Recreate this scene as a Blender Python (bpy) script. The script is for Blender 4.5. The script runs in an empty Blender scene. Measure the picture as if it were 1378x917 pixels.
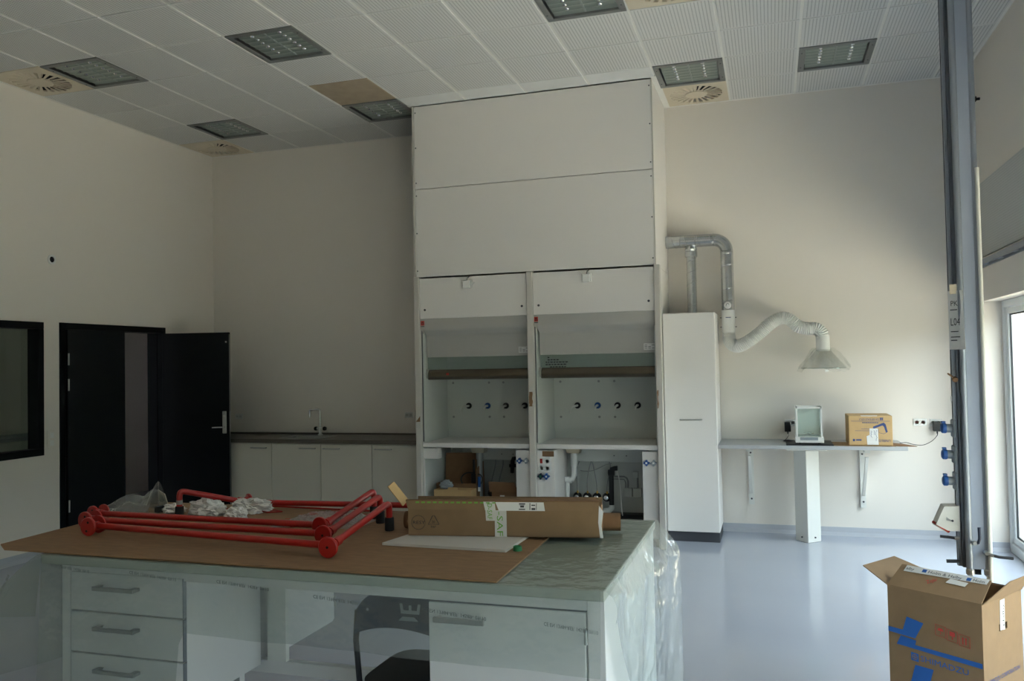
import bpy, math, random
from mathutils import Vector, Matrix
random.seed(7)
PI = math.pi
SC = bpy.context.scene
COL = SC.collection

# ------------------------------------------------------------------ camera
CAMZ = 1.6
def make_camera():
    cd = bpy.data.cameras.new('camera'); co = bpy.data.objects.new('camera', cd); COL.objects.link(co)
    yaw, pit, rol = (math.radians(a) for a in (-17.41959, 1.60196, -1.11724))
    f = Vector((math.sin(yaw)*math.cos(pit), math.cos(yaw)*math.cos(pit), math.sin(pit)))
    r = Vector((math.cos(yaw), -math.sin(yaw), 0)); u = r.cross(f)
    r2 = r*math.cos(rol) + u*math.sin(rol); u2 = u*math.cos(rol) - r*math.sin(rol)
    m = Matrix((r2, u2, -f)).transposed().to_4x4(); m.translation = (0, 0, CAMZ)
    co.matrix_world = m
    cd.sensor_width = 36.0; cd.sensor_fit = 'HORIZONTAL'; cd.lens = 1110.07/1378*36.0
    cd.clip_start = 0.05; cd.clip_end = 200
    SC.camera = co
make_camera()

# ------------------------------------------------------------------ light
def make_world():
    w = bpy.data.worlds.new('overcast_sky'); SC.world = w; w.use_nodes = True
    nt = w.node_tree; bg = nt.nodes['Background']
    bg.inputs[0].default_value = (0.86, 0.92, 1.04, 1); bg.inputs[1].default_value = 6.0
make_world()
def make_sun():
    l = bpy.data.lights.new('sun', 'SUN'); l.energy = 32.0; l.angle = math.radians(1.5); l.color = (1.0, 0.92, 0.83)
    o = bpy.data.objects.new('sun', l); COL.objects.link(o)
    d = Vector((0.12, -0.80, -0.75)).normalized()          # along the facade: lights the yard, never enters the room
    o.rotation_euler = d.to_track_quat('-Z', 'Y').to_euler()
make_sun()
# window openings in the right wall: (y0, y1); portals guide the sky light through them
WIN_Y = [(-1.9, 0.9), (1.6, 4.4), (5.1, 7.9)]
WIN_HEAD = 2.05
BAFFLE_H = 2.6  # height of the added green mound that blocks the low sky
FLOOR = -0.06
for (a, b) in WIN_Y:
    l = bpy.data.lights.new('window_portal', 'AREA'); l.shape = 'RECTANGLE'; l.size = b-a; l.size_y = WIN_HEAD-FLOOR
    l.cycles.is_portal = True; l.energy = 0.0
    o = bpy.data.objects.new('window_portal', l); COL.objects.link(o)
    o.location = (2.08, (a+b)/2, (WIN_HEAD+FLOOR)/2)
    o.rotation_euler = (PI/2, 0, PI/2)       # -Z of the lamp looks into the room (-X)
SC.view_settings.view_transform = 'Standard'; SC.view_settings.look = 'None'
SC.view_settings.gamma = 1.0; SC.view_settings.use_curve_mapping = False
SC.view_settings.exposure = 1.17

# ------------------------------------------------------------------ materials
def lin(c):
    return tuple((v/255/12.92 if v/255 <= 0.04045 else ((v/255+0.055)/1.055)**2.4) for v in c)
MATS = {}
def mat(name, rgb, rough=0.5, metal=0.0, noise=0.0, nscale=20.0, bump=0.0, bscale=60.0, spec=0.5, coat=0.0, trans=0.0, stretch=None):
    """principled material; rgb in 0..255 sRGB, with mild procedural mottling and relief"""
    if name in MATS: return MATS[name]
    m = bpy.data.materials.new(name); m.use_nodes = True; nt = m.node_tree; N = nt.nodes; L = nt.links
    b = N['Principled BSDF']; c = lin(rgb)
    b.inputs['Base Color'].default_value = (*c, 1); b.inputs['Roughness'].default_value = rough
    b.inputs['Metallic'].default_value = metal; b.inputs['Specular IOR Level'].default_value = spec
    b.inputs['Coat Weight'].default_value = coat; b.inputs['Transmission Weight'].default_value = trans
    tc = N.new('ShaderNodeTexCoord'); mp = N.new('ShaderNodeMapping'); L.new(tc.outputs['Object'], mp.inputs['Vector'])
    if stretch: mp.inputs['Scale'].default_value = stretch
    if noise > 0:
        nz = N.new('ShaderNodeTexNoise'); nz.inputs['Scale'].default_value = nscale; nz.inputs['Detail'].default_value = 4
        L.new(mp.outputs[0], nz.inputs['Vector'])
        rp = N.new('ShaderNodeValToRGB')
        rp.color_ramp.elements[0].position = 0.3; rp.color_ramp.elements[1].position = 0.7
        rp.color_ramp.elements[0].color = (*[max(0, v*(1-noise)) for v in c], 1)
        rp.color_ramp.elements[1].color = (*[min(1, v*(1+noise)) for v in c], 1)
        L.new(nz.outputs['Fac'], rp.inputs['Fac']); L.new(rp.outputs['Color'], b.inputs['Base Color'])
    if bump > 0:
        n2 = N.new('ShaderNodeTexNoise'); n2.inputs['Scale'].default_value = bscale; n2.inputs['Detail'].default_value = 3
        L.new(mp.outputs[0], n2.inputs['Vector'])
        bp = N.new('ShaderNodeBump'); bp.inputs['Strength'].default_value = bump; bp.inputs['Distance'].default_value = 0.01
        L.new(n2.outputs['Fac'], bp.inputs['Height']); L.new(bp.outputs['Normal'], b.inputs['Normal'])
    MATS[name] = m
    return m

def schlick(N, L, f0):
    """view-angle reflectance that is the same from both sides of a thin sheet"""
    ge = N.new('ShaderNodeNewGeometry'); dt = N.new('ShaderNodeVectorMath'); dt.operation = 'DOT_PRODUCT'
    L.new(ge.outputs['Normal'], dt.inputs[0]); L.new(ge.outputs['Incoming'], dt.inputs[1])
    ab = N.new('ShaderNodeMath'); ab.operation = 'ABSOLUTE'; L.new(dt.outputs['Value'], ab.inputs[0])
    su = N.new('ShaderNodeMath'); su.operation = 'SUBTRACT'; su.inputs[0].default_value = 1.0; L.new(ab.outputs[0], su.inputs[1])
    pw = N.new('ShaderNodeMath'); pw.operation = 'POWER'; pw.inputs[1].default_value = 5.0; L.new(su.outputs[0], pw.inputs[0])
    ma = N.new('ShaderNodeMath'); ma.operation = 'MULTIPLY_ADD'; ma.inputs[1].default_value = 1-f0; ma.inputs[2].default_value = f0; L.new(pw.outputs[0], ma.inputs[0])
    return ma
def film_mat(name, rgb, alpha, tint, rough=0.15, wrinkle=0.25, wscale=9.0, gloss=0.12):
    """thin plastic film: tinted see-through plus a little milky scatter and sheen"""
    m = bpy.data.materials.new(name); m.use_nodes = True; nt = m.node_tree; N = nt.nodes; L = nt.links
    N.remove(N['Principled BSDF']); out = N['Material Output']
    tr = N.new('ShaderNodeBsdfTransparent'); tr.inputs[0].default_value = (*lin(tint), 1)
    df = N.new('ShaderNodeBsdfDiffuse'); df.inputs[0].default_value = (*lin(rgb), 1)
    tl = N.new('ShaderNodeBsdfTranslucent'); tl.inputs[0].default_value = (*lin(rgb), 1)
    gl = N.new('ShaderNodeBsdfGlossy'); gl.inputs['Roughness'].default_value = rough; gl.inputs[0].default_value = (1, 1, 1, 1)
    mx0 = N.new('ShaderNodeMixShader'); mx0.inputs[0].default_value = 0.5
    L.new(df.outputs[0], mx0.inputs[1]); L.new(tl.outputs[0], mx0.inputs[2])
    mx = N.new('ShaderNodeMixShader'); mx.inputs[0].default_value = alpha
    L.new(tr.outputs[0], mx.inputs[1]); L.new(mx0.outputs[0], mx.inputs[2])
    fr = schlick(N, L, 0.03)
    ad = N.new('ShaderNodeMath'); ad.operation = 'MULTIPLY_ADD'; ad.inputs[1].default_value = 0.8; ad.inputs[2].default_value = gloss*0.3
    L.new(fr.outputs[0], ad.inputs[0])
    mx2 = N.new('ShaderNodeMixShader'); L.new(ad.outputs[0], mx2.inputs[0]); L.new(mx.outputs[0], mx2.inputs[1]); L.new(gl.outputs[0], mx2.inputs[2])
    L.new(mx2.outputs[0], out.inputs[0])
    tc = N.new('ShaderNodeTexCoord'); nz = N.new('ShaderNodeTexNoise'); nz.inputs['Scale'].default_value = wscale; nz.inputs['Detail'].default_value = 3
    L.new(tc.outputs['Object'], nz.inputs['Vector'])
    bp = N.new('ShaderNodeBump'); bp.inputs['Strength'].default_value = wrinkle; bp.inputs['Distance'].default_value = 0.05
    L.new(nz.outputs['Fac'], bp.inputs['Height'])
    for s in (gl, df): L.new(bp.outputs['Normal'], s.inputs['Normal'])
    MATS[name] = m
    return m

def glass_mat(name, tint):
    m = bpy.data.materials.new(name); m.use_nodes = True; nt = m.node_tree; N = nt.nodes; L = nt.links
    N.remove(N['Principled BSDF']); out = N['Material Output']
    tr = N.new('ShaderNodeBsdfTransparent'); tr.inputs[0].default_value = (*lin(tint), 1)
    gl = N.new('ShaderNodeBsdfGlossy'); gl.inputs['Roughness'].default_value = 0.02
    fr = schlick(N, L, 0.04)
    mx = N.new('ShaderNodeMixShader'); L.new(fr.outputs[0], mx.inputs[0]); L.new(tr.outputs[0], mx.inputs[1]); L.new(gl.outputs[0], mx.inputs[2])
    L.new(mx.outputs[0], out.inputs[0])
    MATS[name] = m
    return m

def perforated(name, rgb, px, py, rad, axes=('X', 'Y'), border=None):
    """painted panel with a regular field of small round holes"""
    m = mat(name, rgb, 0.75); nt = m.node_tree; N = nt.nodes; L = nt.links; b = N['Principled BSDF']
    tc = next(n for n in N if n.type == 'TEX_COORD'); sp = N.new('ShaderNodeSeparateXYZ'); L.new(tc.outputs['Object'], sp.inputs[0])
    def cell(sock, pitch):
        d = N.new('ShaderNodeMath'); d.operation = 'DIVIDE'; d.inputs[1].default_value = pitch; L.new(sock, d.inputs[0])
        f = N.new('ShaderNodeMath'); f.operation = 'FRACT'; L.new(d.outputs[0], f.inputs[0])
        s = N.new('ShaderNodeMath'); s.operation = 'SUBTRACT'; s.inputs[1].default_value = 0.5; L.new(f.outputs[0], s.inputs[0])
        k = N.new('ShaderNodeMath'); k.operation = 'MULTIPLY'; k.inputs[1].default_value = pitch; L.new(s.outputs[0], k.inputs[0])
        p = N.new('ShaderNodeMath'); p.operation = 'POWER'; p.inputs[1].default_value = 2; L.new(k.outputs[0], p.inputs[0])
        return p
    A = cell(sp.outputs[axes[0]], px); B = cell(sp.outputs[axes[1]], py)
    ad = N.new('ShaderNodeMath'); ad.operation = 'ADD'; L.new(A.outputs[0], ad.inputs[0]); L.new(B.outputs[0], ad.inputs[1])
    lt = N.new('ShaderNodeMath'); lt.operation = 'LESS_THAN'; lt.inputs[1].default_value = rad*rad; L.new(ad.outputs[0], lt.inputs[0])
    if border:
        for ax in axes:          # plain margin round each tile
            ab = N.new('ShaderNodeMath'); ab.operation = 'ABSOLUTE'; L.new(sp.outputs[ax], ab.inputs[0])
            le = N.new('ShaderNodeMath'); le.operation = 'LESS_THAN'; le.inputs[1].default_value = border; L.new(ab.outputs[0], le.inputs[0])
            mu = N.new('ShaderNodeMath'); mu.operation = 'MULTIPLY'; L.new(lt.outputs[0], mu.inputs[0]); L.new(le.outputs[0], mu.inputs[1]); lt = mu
    mx = N.new('ShaderNodeMix'); mx.data_type = 'RGBA'
    mx.inputs['A'].default_value = (*lin(rgb), 1); mx.inputs['B'].default_value = (*lin((148, 148, 146)), 1)
    L.new(lt.outputs[0], mx.inputs['Factor']); L.new(mx.outputs['Result'], b.inputs['Base Color'])
    return m

def brick_mat():
    m = mat('red_brick', (150, 90, 75), 0.9); nt = m.node_tree; N = nt.nodes; L = nt.links; b = N['Principled BSDF']
    tc = next(n for n in N if n.type == 'TEX_COORD'); mp = N.new('ShaderNodeMapping'); mp.inputs['Rotation'].default_value = (PI/2, 0, 0)
    L.new(tc.outputs['Object'], mp.inputs[0])
    bt = N.new('ShaderNodeTexBrick'); bt.inputs['Color1'].default_value = (*lin((112, 60, 48)), 1); bt.inputs['Color2'].default_value = (*lin((96, 50, 42)), 1)
    bt.inputs['Mortar'].default_value = (*lin((140, 132, 122)), 1); bt.inputs['Scale'].default_value = 1.0
    bt.inputs['Brick Width'].default_value = 0.24; bt.inputs['Row Height'].default_value = 0.067; bt.inputs['Mortar Size'].default_value = 0.006
    L.new(mp.outputs[0], bt.inputs['Vector']); L.new(bt.outputs['Color'], b.inputs['Base Color'])
    return m

M = dict(
    wall=mat('wall_paint', (228, 222, 213), 0.85, bump=0.06, bscale=140),
    floor=mat('epoxy_floor', (176, 182, 194), 0.10, noise=0.03, nscale=1.2, bump=0.012, bscale=5, spec=0.6),
    cove=mat('floor_cove', (178, 182, 190), 0.3),
    ceil=mat('ceiling_white', (222, 221, 216), 0.8),
    bar=mat('ceiling_bar', (232, 230, 224), 0.6),
    tile=perforated('perforated_tile', (216, 215, 212), 0.025, 0.0143, 0.0042, border=0.279),
    plain=mat('plain_tile', (226, 226, 224), 0.8),
    beige=mat('beige_tile', (168, 152, 130), 0.8, noise=0.08, nscale=9),
    cream=mat('cream_metal', (214, 202, 180), 0.5),
    lampframe=mat('lamp_frame_grey', (128, 130, 128), 0.35, metal=0.35),
    louvre=mat('louvre_metal', (150, 160, 153), 0.32, metal=0.45),
    lampback=mat('lamp_housing', (150, 160, 156), 0.4),
    tubelamp=mat('unlit_tube', (225, 232, 230), 0.3),
    dark=mat('dark_void', (22, 22, 22), 0.9),
    black=mat('black_plastic', (22, 22, 24), 0.45),
    rubber=mat('black_rubber', (20, 20, 20), 0.8),
    doorp=mat('dark_door_paint', (13, 17, 20), 0.55, spec=0.15, noise=0.05, nscale=3),
    steel=mat('brushed_steel', (175, 175, 172), 0.3, metal=0.9),
    chrome=mat('chrome', (220, 220, 222), 0.12, metal=1.0),
    galv=mat('galvanised_steel', (196, 199, 200), 0.24, metal=0.9, noise=0.04, nscale=12),
    lam=mat('white_laminate', (232, 229, 225), 0.45),
    lamcab=mat('cabinet_white', (212, 207, 194), 0.4),
    grey=mat('hood_grey', (178, 176, 170), 0.5),
    hoodw=mat('hood_white', (232, 228, 223), 0.5),
    hoodin=mat('hood_lining', (208, 211, 205), 0.45),
    hoodpost=mat('hood_post', (205, 200, 192), 0.45),
    sashbar=mat('sash_bar', (104, 96, 82), 0.25, metal=0.8),
    dkcounter=mat('dark_counter', (96, 90, 82), 0.35, noise=0.06, nscale=40),
    plinth=mat('dark_plinth', (62, 64, 70), 0.6),
    shelf=mat('shelf_grey', (176, 178, 180), 0.45),
    white=mat('white_plastic', (228, 228, 224), 0.4),
    offwhite=mat('offwhite_enamel', (222, 222, 216), 0.45),
    benchw=mat('bench_white', (208, 209, 208), 0.45),
    benchtop=mat('bench_top', (164, 169, 159), 0.4, noise=0.04, nscale=12),
    hboard=mat('hardboard', (136, 104, 71), 0.75, noise=0.12, nscale=14, bump=0.05, bscale=200, stretch=(1, 3, 1)),
    red=mat('red_enamel', (166, 20, 14), 0.3, coat=0.3),
    card=mat('cardboard', (138, 111, 80), 0.85, noise=0.05, nscale=18, bump=0.04, bscale=90),
    cardd=mat('cardboard_brown', (128, 96, 66), 0.85, noise=0.06, nscale=18),
    cardl=mat('cardboard_pale', (192, 160, 112), 0.85, noise=0.04, nscale=18),
    foam=mat('white_foam', (196, 190, 180), 0.85),
    paper=mat('white_paper', (225, 224, 220), 0.8),
    tissue=mat('crumpled_tissue', (220, 216, 210), 0.85, bump=0.2, bscale=60),
    tape=mat('white_tape', (215, 212, 205), 0.35),
    blue=mat('blue_print', (24, 92, 168), 0.6),
    dkblue=mat('dark_blue_print', (60, 76, 120), 0.7),
    bluecap=mat('blue_cap', (36, 84, 150), 0.35),
    navy=mat('navy_plastic', (26, 40, 62), 0.42),
    redprint=mat('red_print', (190, 60, 50), 0.7),
    ink=mat('black_ink', (40, 42, 44), 0.7),
    filmink=mat('film_ink', (92, 98, 98), 0.7),
    green=mat('green_plastic', (20, 110, 60), 0.4),
    greenprint=mat('green_print', (110, 175, 60), 0.6),
    alu=mat('anodised_aluminium', (150, 156, 164), 0.38, metal=0.55),
    aludark=mat('aluminium_channel', (104, 110, 116), 0.4, metal=0.5),
    lightalu=mat('pale_column_face', (152, 160, 173), 0.45, metal=0.15),
    pipeoff=mat('offwhite_pipe', (214, 212, 202), 0.4),
    greyplastic=mat('grey_plastic', (140, 148, 152), 0.5),
    beigep=mat('beige_plastic', (196, 184, 160), 0.5),
    gpipe=mat('grey_pipe', (150, 152, 150), 0.5),
    hose=mat('white_hose', (222, 222, 218), 0.5),
    brass=mat('brass', (190, 150, 70), 0.3, metal=1.0),
    wframe=mat('window_frame_white', (228, 232, 232), 0.35),
    gasket=mat('gasket', (40, 44, 48), 0.6),
    yard=mat('yard_paving', (180, 170, 155), 0.9, noise=0.1, nscale=3),
    brick=brick_mat(),
    baffle=mat('baffle_green', (44, 58, 36), 0.9, noise=0.4, nscale=4, bump=0.8, bscale=12),
    glass=glass_mat('clear_glass', (244, 250, 248)),
    tintglass=glass_mat('dark_glass', (205, 213, 204)),
    sashglass=film_mat('sash_glass', (190, 202, 196), 0.16, (238, 247, 243), rough=0.04, wrinkle=0.0),  # pale haze in the pane added to brighten the dim hood interior
    acou=perforated('acoustic_panel', (196, 198, 196), 0.02, 0.02, 0.003, axes=('Y', 'Z')),
    film=film_mat('pe_film', (206, 216, 212), 0.16, (234, 239, 237)),
    filmtop=film_mat('pe_film_flat', (196, 212, 206), 0.16, (226, 234, 230), rough=0.22, wrinkle=0.35, wscale=14),
    funnel=film_mat('clear_funnel', (225, 226, 224), 0.03, (250, 251, 250), rough=0.08, wrinkle=0.1, wscale=20),
    filmend=film_mat('pe_film_fold', (222, 228, 226), 0.20, (230, 235, 233), rough=0.18, wrinkle=0.5, wscale=7),
    bag=film_mat('clear_bag', (210, 212, 210), 0.22, (232, 234, 232), rough=0.12, wrinkle=0.6, wscale=30),
    bubble=film_mat('bubble_wrap', (228, 212, 208), 0.62, (225, 220, 218), rough=0.2, wrinkle=0.8, wscale=60),
)

# ------------------------------------------------------------------ mesh helpers
class MB:
    """collects shapes in world coordinates; build() links them as ONE mesh object"""
    def __init__(s): s.v = []; s.f = []
    def add(s, vs, fs):
        n = len(s.v); s.v += [tuple(v) for v in vs]; s.f += [tuple(i+n for i in f) for f in fs]; return s
    def box(s, x0, x1, y0, y1, z0, z1, M4=None, bev=0.0):
        x0, x1 = min(x0, x1), max(x0, x1); y0, y1 = min(y0, y1), max(y0, y1); z0, z1 = min(z0, z1), max(z0, z1)
        if bev <= 0:
            vs = [(x, y, z) for z in (z0, z1) for y in (y0, y1) for x in (x0, x1)]
            fs = [(0, 2, 3, 1), (4, 5, 7, 6), (0, 1, 5, 4), (2, 6, 7, 3), (0, 4, 6, 2), (1, 3, 7, 5)]
        else:
            b = min(bev, (x1-x0)*.45, (y1-y0)*.45, (z1-z0)*.45); vs = []; idx = {}
            for cx in (0, 1):
                for cy in (0, 1):
                    for cz in (0, 1):
                        X = (x0, x1)[cx]; Y = (y0, y1)[cy]; Z = (z0, z1)[cz]
                        dx = b if cx == 0 else -b; dy = b if cy == 0 else -b; dz = b if cz == 0 else -b
                        idx[cx, cy, cz, 0] = len(vs); vs.append((X, Y+dy, Z+dz))
                        idx[cx, cy, cz, 1] = len(vs); vs.append((X+dx, Y, Z+dz))
                        idx[cx, cy, cz, 2] = len(vs); vs.append((X+dx, Y+dy, Z))
            fs = []
            for a in range(3):
                for c in (0, 1):
                    q = []
                    for (p, r) in ((0, 0), (1, 0), (1, 1), (0, 1)):
                        k = [0, 0, 0]; k[a] = c; k[(a+1) % 3] = p; k[(a+2) % 3] = r; q.append(idx[(*k, a)])
                    fs.append(tuple(q if c else q[::-1]))
            for a in range(3):
                b1, b2 = (a+1) % 3, (a+2) % 3
                for p in (0, 1):
                    for r in (0, 1):
                        k0 = [0, 0, 0]; k0[b1] = p; k0[b2] = r; k1 = list(k0); k1[a] = 1
                        q = [idx[(*k0, b1)], idx[(*k1, b1)], idx[(*k1, b2)], idx[(*k0, b2)]]
                        fs.append(tuple(q if p != r else q[::-1]))
            for k in [(a, b_, c) for a in (0, 1) for b_ in (0, 1) for c in (0, 1)]:
                q = [idx[(*k, 0)], idx[(*k, 1)], idx[(*k, 2)]]
                fs.append(tuple(q if (sum(k) % 2) else q[::-1]))
        if M4 is not None: vs = [M4 @ Vector(v) for v in vs]
        return s.add(vs, fs)
    def tube(s, path, r, n=12, caps=True, closed=False):
        P = [Vector(p) for p in path]; k = len(P); R = r if isinstance(r, (list, tuple)) else [r]*k
        vs = []; fs = []; up = None
        for i in range(k):
            if closed: t = P[(i+1) % k]-P[i-1]
            else: t = (P[min(i+1, k-1)]-P[max(i-1, 0)])
            t.normalize()
            if up is None:
                up = Vector((0, 0, 1)) if abs(t.z) < 0.9 else Vector((1, 0, 0))
            a = t.cross(up)
            if a.length < 1e-6: a = t.cross(Vector((0, 1, 0)))
            a.normalize(); b = a.cross(t).normalized(); up = b
            for j in range(n):
                g = 2*PI*j/n; vs.append(P[i]+(a*math.cos(g)+b*math.sin(g))*R[i])
        for i in range(k if closed else k-1):
            for j in range(n):
                i2 = (i+1) % k
                fs.append((i*n+j, i2*n+j, i2*n+(j+1) % n, i*n+(j+1) % n))
        if caps and not closed:
            fs.append(tuple(range(n))); fs.append(tuple((k-1)*n+j for j in reversed(range(n))))
        return s.add(vs, fs)
    def cyl(s, p0, p1, r, n=16, r1=None): return s.tube([p0, p1], [r, r if r1 is None else r1], n)
    def lathe(s, prof, c, axis=(0, 0, 1), n=20):
        """prof: (radius, height) along axis from c"""
        ax = Vector(axis).normalized(); a = ax.orthogonal().normalized(); b = ax.cross(a); c = Vector(c); vs = []; fs = []
        for (r, h) in prof:
            for j in range(n):
                g = 2*PI*j/n; vs.append(c+ax*h+(a*math.cos(g)+b*math.sin(g))*r)
        for i in range(len(prof)-1):
            for j in range(n): fs.append((i*n+j, i*n+(j+1) % n, (i+1)*n+(j+1) % n, (i+1)*n+j))
        fs.append(tuple(reversed(range(n)))); fs.append(tuple((len(prof)-1)*n+j for j in range(n)))
        return s.add(vs, fs)
    def prism(s, poly, o, u, v, w):
        """2D polygon (a,b) in the plane o + a*u + b*v, extruded by the vector w"""
        o, u, v, w = Vector(o), Vector(u), Vector(v), Vector(w); n = len(poly)
        lo = [o+u*a+v*b for a, b in poly]; hi = [p+w for p in lo]
        fs = [tuple(reversed(range(n))), tuple(range(n, 2*n))]+[(i, (i+1) % n, n+(i+1) % n, n+i) for i in range(n)]
        return s.add(lo+hi, fs)
    def sheet(s, rows, thick=0.0):
        """grid of points (list of rows); thick>0 gives it a second skin offset along z/y"""
        k = len(rows); n = len(rows[0]); vs = [p for r in rows for p in r]
        fs = [(i*n+j, i*n+j+1, (i+1)*n+j+1, (i+1)*n+j) for i in range(k-1) for j in range(n-1)]
        return s.add(vs, fs)
    def build(s, name, m, parent=None, smooth=False, origin=None):
        if parent is not None:
            root = parent
            while root.parent: root = root.parent
            og = Vector(root.location); lo = parent.get('_og')
        else:
            if origin is None:
                xs, ys, zs = zip(*s.v); og = Vector(((min(xs)+max(xs))/2, (min(ys)+max(ys))/2, min(zs)))
            else: og = Vector(origin)
        me = bpy.data.meshes.new(name)
        me.from_pydata([tuple(Vector(v)-og) for v in s.v], [], s.f); me.update()
        me.materials.append(M[m] if isinstance(m, str) else m)
        if smooth:
            me.polygons.foreach_set('use_smooth', [True]*len(me.polygons))
            try: me.set_sharp_from_angle(angle=math.radians(38))
            except Exception: pass
        o = bpy.data.objects.new(name, me); COL.objects.link(o)
        if parent is not None: o.parent = parent
        else: o.location = og
        return o
def tag(o, label, cat, group=None):
    o['label'] = label; o['category'] = cat
    if group: o['group'] = group
    return o
def thing(name, label, cat, loc, rotz=0.0, group=None):
    o = bpy.data.objects.new(name, None); COL.objects.link(o); o.location = loc; o.rotation_euler = (0, 0, rotz)
    o.empty_display_size = 0.1
    return tag(o, label, cat, group)
def struct(o, kind='structure'):
    o['kind'] = kind; return o
def dup(root, loc, rotz=None, label=None, group=None):
    r = root.copy(); COL.objects.link(r); r.location = loc
    if rotz is not None: r.rotation_euler = (0, 0, rotz)
    if label: r['label'] = label
    if group: r['group'] = group
    for ch in list(root.children):
        c = ch.copy(); COL.objects.link(c); c.parent = r
        for g in list(ch.children):
            d = g.copy(); COL.objects.link(d); d.parent = c
    return r
def text(name, body, m, parent, o, u, v, size, align='LEFT', thick=0.0004, width=None):
    """lettering lying on the plane o,u,v (u = reading direction, v = up of the letters)"""
    cu = bpy.data.curves.new(name, 'FONT'); cu.body = body; cu.size = 1.0; cu.align_x = align; cu.resolution_u = 2
    ob = bpy.data.objects.new(name, cu); COL.objects.link(ob)
    dg = bpy.context.evaluated_depsgraph_get(); dg.update()
    me = bpy.data.meshes.new_from_object(ob.evaluated_get(dg)); bpy.data.objects.remove(ob)
    u = Vector(u).normalized(); v = Vector(v).normalized(); o = Vector(o); sx = size
    if width:
        w = max(p.co.x for p in me.vertices)-min(p.co.x for p in me.vertices); sx = width/w
    mb = MB(); mb.add([o+u*p.co.x*sx+v*p.co.y*size for p in me.vertices], [tuple(p.vertices) for p in me.polygons])
    bpy.data.meshes.remove(me)
    return mb.build(name, m, parent)
def quad(mb, o, u, v, a0, a1, b0, b1, w=(0, 0, 0)):
    return mb.prism([(a0, b0), (a1, b0), (a1, b1), (a0, b1)], o, u, v, w)
def arc(c, r, a0, a1, n, ax='XZ'):
    out = []
    for i in range(n+1):
        g = a0+(a1-a0)*i/n; d = (math.cos(g)*r, math.sin(g)*r)
        out.append((c[0]+d[0], c[1], c[2]+d[1]) if ax == 'XZ' else (c[0], c[1]+d[0], c[2]+d[1]))
    return out
def bez(p0, p1, p2, p3, n=12):
    p0, p1, p2, p3 = map(Vector, (p0, p1, p2, p3))
    return [p0*(1-t)**3+p1*3*t*(1-t)**2+p2*3*t*t*(1-t)+p3*t**3 for t in (i/n for i in range(n+1))]
def spline(pts, n=8):
    P = [Vector(p) for p in pts]; P = [P[0]*2-P[1]]+P+[P[-1]*2-P[-2]]; out = []
    for i in range(1, len(P)-2):
        for k in range(n):
            t = k/n; a, b, c, d = P[i-1:i+3]
            out.append(0.5*((2*b)+(c-a)*t+(2*a-5*b+4*c-d)*t*t+(3*b-a-3*c+d)*t**3))
    out.append(P[-2]); return out

# ------------------------------------------------------------------ room shell
XL, XR, YB, YF, H = -6.32, 1.73, 8.30, -2.6, 4.133
GX, GY, T = -4.5186, 4.6849, 0.6
HX0_, HX1_ = -3.295, -0.957
def shell():
    f = MB().box(-8.6, 2.05, YF-0.2, 11.2, FLOOR-0.12, FLOOR).build('floor', 'floor'); struct(f)
    w = MB().box(XL-0.2, XR+0.32, YB, YB+0.2, FLOOR, 4.4).build('wall_back', 'wall'); struct(w)
    w = MB().box(XL-0.2, XR+0.32, YF-0.2, YF, FLOOR, 4.4).build('wall_front', 'wall'); struct(w)
    m = MB(); x0, x1 = XL-0.18, XL
    m.box(x0, x1, YF, 4.2, FLOOR, 4.4).box(x0, x1, 4.2, 5.885, FLOOR, .85).box(x0, x1, 4.2, 5.885, 2.06, 4.4)
    m.box(x0, x1, 5.885, 6.06, FLOOR, 4.4).box(x0, x1, 6.06, 7.465, 2.065, 4.4).box(x0, x1, 7.465, YB, FLOOR, 4.4)
    struct(m.build('wall_left', 'wall'))
    m = MB(); x0, x1 = XR, XR+0.32; ys = [YF]+[v for ab in WIN_Y for v in ab]+[YB]
    for i in range(0, len(ys), 2): m.box(x0, x1, ys[i], ys[i+1], FLOOR, WIN_HEAD)
    m.box(x0, x1, YF, YB, WIN_HEAD, 4.4)
    wr = struct(m.build('wall_right', 'wall'))
    MB().box(XR-0.012, XR, YF+.3, YB-.03, 2.42, 3.04).build('acoustic_panel', 'acou', wr)
    # coved skirting
    prof = [(0, 0), (0, .075), (.006, .075), (.01, .03), (.03, .008), (.04, 0)]
    b = MB().prism([(p, q) for p, q in prof], (-0.95, YB, FLOOR), (0, -1, 0), (0, 0, 1), (XR+.95, 0, 0))
    struct(b.build('baseboard_back', 'cove'))
    m = MB().prism(prof, (XL, YF, FLOOR), (1, 0, 0), (0, 0, 1), (0, 6.05-YF, 0)).prism(prof, (XL, 7.48, FLOOR), (1, 0, 0), (0, 0, 1), (0, .8, 0))
    struct(m.build('baseboard_left', 'cove'))
    m = MB()
    for i in range(0, len(ys), 2): m.prism(prof, (XR, ys[i], FLOOR), (-1, 0, 0), (0, 0, 1), (0, ys[i+1]-ys[i], 0))
    for (a, b_) in WIN_Y: m.prism(prof, (XR, b_, FLOOR), (0, -1, 0), (0, 0, 1), (.14, 0, 0))
    struct(m.build('baseboard_right', 'cove'))
    # corridor beyond the left wall, an open gap added at its near end lets daylight in
    m = MB().box(-8.5, -8.3, 1.0, 11.2, FLOOR, 2.9).box(-8.5, XL-.18, 11.0, 11.2, FLOOR, 2.9).box(-8.5, XL-.18, .9, 1.05, FLOOR, 2.05)
    m.box(-6.5, -6.45, YB, 11.2, FLOOR, 2.9)
    struct(m.build('wall_corridor', 'wall'))
    struct(MB().box(-8.5, XL-.18, .9, 11.2, 2.7, 2.9).build('ceiling_corridor', 'ceil'))
shell()

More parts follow.
